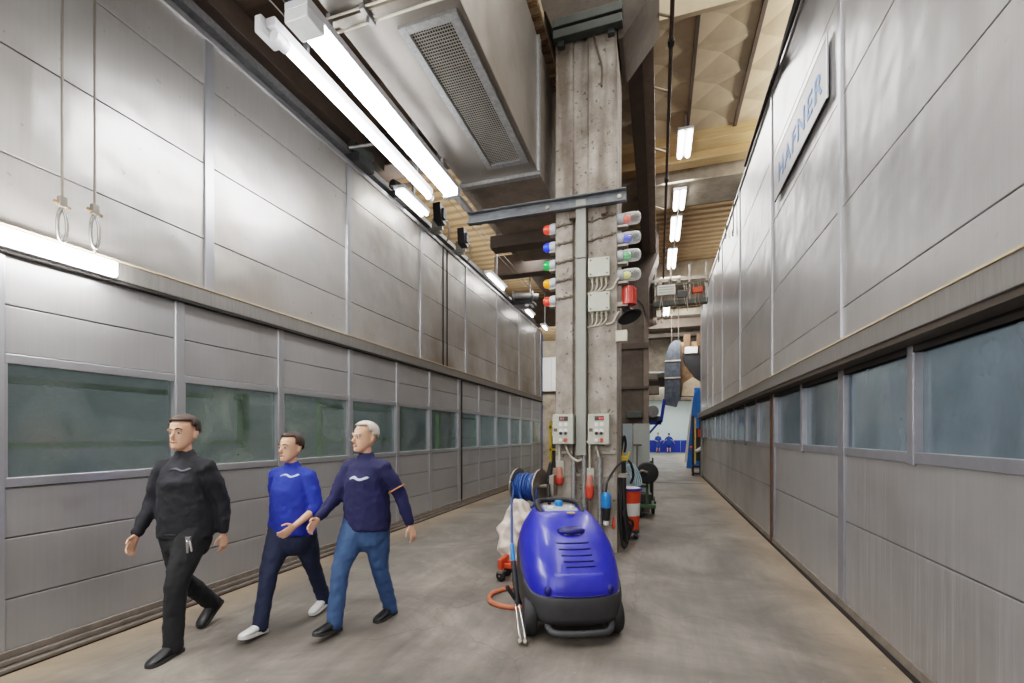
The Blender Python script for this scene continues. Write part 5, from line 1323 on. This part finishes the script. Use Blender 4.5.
# foot: x, y(forward is negative), lift, pitch (positive = toe down)
P1 = person('man in black jacket and black trousers walking nearest, head dark haired', (-3.56,2.66,0), math.radians(10), 1.765,
    {'l': (.07,-.26,0,0), 'r': (-.10,.30,.10,.55)},
    {'l': ((.13,.34,-1),(.05,.0,-1)), 'r': ((-.16,-.12,-1),(-.04,-.5,-.9))},
    black_cloth, black_trs, shoe_black, sole_dark, hair_dark, 'short', pelvis_y=-.02, girth=1.2, yaw=.1)
chest_patch(P1, plain('grey_print', rgb(86,88,96), rough=.8), .06, 1.38, .14, .015)
MB().tube([(math.cos(t)*.185, math.sin(t)*.142+P1['py'], .885) for t in [2*PI*i/28 for i in range(28)]], (.016), 8, closed=True).build('belt', black_pl, P1['body'], local=True)
kc = MB().box(.13,.17,-.17,-.14,.84,.88,bev=.006).limb([(.15,-.165,.84),(.155,-.17,.76)],[.014,.011],8).limb([(.165,-.16,.84),(.185,-.165,.77)],[.011,.008],8).build('key_ring', chrome, P1['body'], local=True)
kc['label'] = 'silver key bunch on belt'
P2 = person('man in royal blue jacket, dark jeans and white trainers walking in the middle', (-3.04,3.22,0), math.radians(2), 1.63,
    {'l': (.06,.30,.02,.15), 'r': (-.09,-.36,.02,-.15)},
    {'l': ((.22,.02,-1),(-.30,-1.0,-.62)), 'r': ((-.2,.35,-1),(-.15,-.1,-1))},
    royal, denim_d, shoe_white, sole_white, hair_dark, 'receding', pelvis_y=-.02, girth=1.25, bare_forearm='l', yaw=-.1)
chest_patch(P2, logo_pale, .05, 1.30, .16, .012)
P3 = person('grey haired man in navy jumper and blue jeans walking last, left arm swung back', (-2.42,3.42,0), math.radians(-6), 1.725,
    {'l': (.07,.16,.0,.0), 'r': (-.09,-.36,.03,-.18)},
    {'l': ((.34,.40,-1),(.30,.12,-1)), 'r': ((-.1,-.45,-1),(-.0,-.9,-.7))},
    navy, denim, shoe_black, sole_dark, hair_grey, 'receding', pelvis_y=-.02, girth=1.25, yaw=-.25)
chest_patch(P3, logo_pale, .04, 1.28, .17, .02)
a, b = P3['sh']['l'], P3['el']['l']; u = (b-a).normalized(); c = a.lerp(b,.72); v1 = u.orthogonal().normalized(); v2 = u.cross(v1)
MB().tube([c+(v1*math.cos(t)+v2*math.sin(t))*.074+u*.02*math.sin(t) for t in [2*PI*i/24 for i in range(24)]], .006, 6, closed=True).build('sleeve_stripe', plain('tan_stripe', rgb(196,136,84), rough=.8), P3['body'], local=True)
for (x, y, rz, h, lab, arms) in ((0.0,43.2,.2,1.78,'far man in blue work shirt and shorts standing left at blue partition',{'l': ((.3,-.2,-1),(-.3,-.8,-.2)), 'r': ((-.3,-.2,-1),(.3,-.8,-.2))}),
                            (.93,43.3,PI,1.74,'far man in blue work shirt leaning on blue partition, right of his mate',{'l': ((.6,-.2,-1),(.5,-.3,-.8)), 'r': ((-.6,-.2,-1),(-.5,-.3,-.8))})):
    person(lab, (x,y,0), rz, h, {'l': (.12,0,0,0), 'r': (-.12,-.03,0,0)}, arms, work_blue, work_blue, shoe_black, sole_dark, hair_dark, 'short', detail=False, shorts=True, shirt_short=True)

# ------------------------------------------------------------------ light
def area(name, loc, size, power, rot=(0,0,0), color=(1,1,1), sy=None):
    l = bpy.data.lights.new(name, 'AREA'); l.energy = power; l.color = color
    l.shape = 'RECTANGLE'; l.size = size; l.size_y = sy or size
    o = bpy.data.objects.new(name, l); COL.objects.link(o); o.location = loc; o.rotation_euler = rot
    return o
area('hall_fill_light', (-.6,1.0,7.2), 1.2, 250, color=(1,.985,.96), sy=7)  # unseen area light standing in for hall lamps above the frame
area('hall_fill_light', (.5,15,8.4), .8, 420, color=(1,.985,.96), sy=12)  # area light added along the ceiling lamps of the right aisle
area('hall_fill_light', (-3.4,12,6.7), .6, 160, color=(1,.985,.96), sy=9)  # unseen area light added over the left aisle
area('hall_fill_light', (-1.0,-2.6,3.6), 4.5, 150, rot=(math.radians(78),0,0), color=(1,.98,.95), sy=3.5)  # broad fill panel behind the camera, aimed down the hall
area('hall_fill_light', (.4,27,3.3), 1.5, 60, color=(1,.985,.96), sy=1)  # unseen fill light near the back room entry
area('hall_fill_light', (.6,24.6,7.6), 1.2, 260, rot=(math.radians(55),0,0), color=(1,.985,.96), sy=1.5)  # fill added to brighten the far cross wall
area('far_bay_fill', (-5.5,22,6.2), 1.5, 220, rot=(math.radians(50),0,0), color=(1,.985,.96))  # fill added to brighten the dark far left end
area('back_room_fill', (.5,37,4.9), 6, 900, color=(.95,1,1), sy=12)  # area light added to light the back room, no fixture
area('booth_fill_left', (-6.4,7,5.2), 2, 420, color=(.95,1,1), sy=16)  # unseen area light added inside the left booth
area('booth_fill_right', (3.6,8,5.2), 2, 330, color=(.88,.97,1), sy=18)  # unseen area light added inside the right booth
area('roof_fill_up', (3.2,10,8.0), .5, 230, rot=(PI,0,0), color=(1,.93,.82), sy=6)  # upward fill added out of sight behind the right wall, lights the ceiling
area('roof_fill_up', (3.2,20,7.6), .5, 120, rot=(PI,0,0), color=(1,.93,.82), sy=8)  # second hidden upward fill, for the farther ceiling
area('booth_top_fill_up', (-4.9,12,6.25), .4, 90, rot=(PI,0,0), color=(1,.95,.88), sy=9)  # upward fill added to brighten the left roof sheets
w = bpy.data.worlds.new('world'); scene.world = w; w.use_nodes = True
w.node_tree.nodes['Background'].inputs[0].default_value = (.95,.97,1,1); w.node_tree.nodes['Background'].inputs[1].default_value = .5

# ------------------------------------------------------------------ camera
cam = bpy.data.cameras.new('camera'); co = bpy.data.objects.new('camera', cam); COL.objects.link(co)
cam.sensor_width = 36; cam.lens = 36*455/1024
co.location = (0,0,1.65); co.rotation_euler = (PI/2, 0, math.atan(146/455))
cam.shift_x = 0; cam.shift_y = (434.5-341.5)/1024
cam.clip_start = .05; cam.clip_end = 200
scene.camera = co
scene.view_settings.view_transform = 'Filmic'
scene.view_settings.look = 'Medium High Contrast'
scene.view_settings.exposure = -.1
scene.cycles.max_bounces = 8
scene.cycles.use_denoising = True
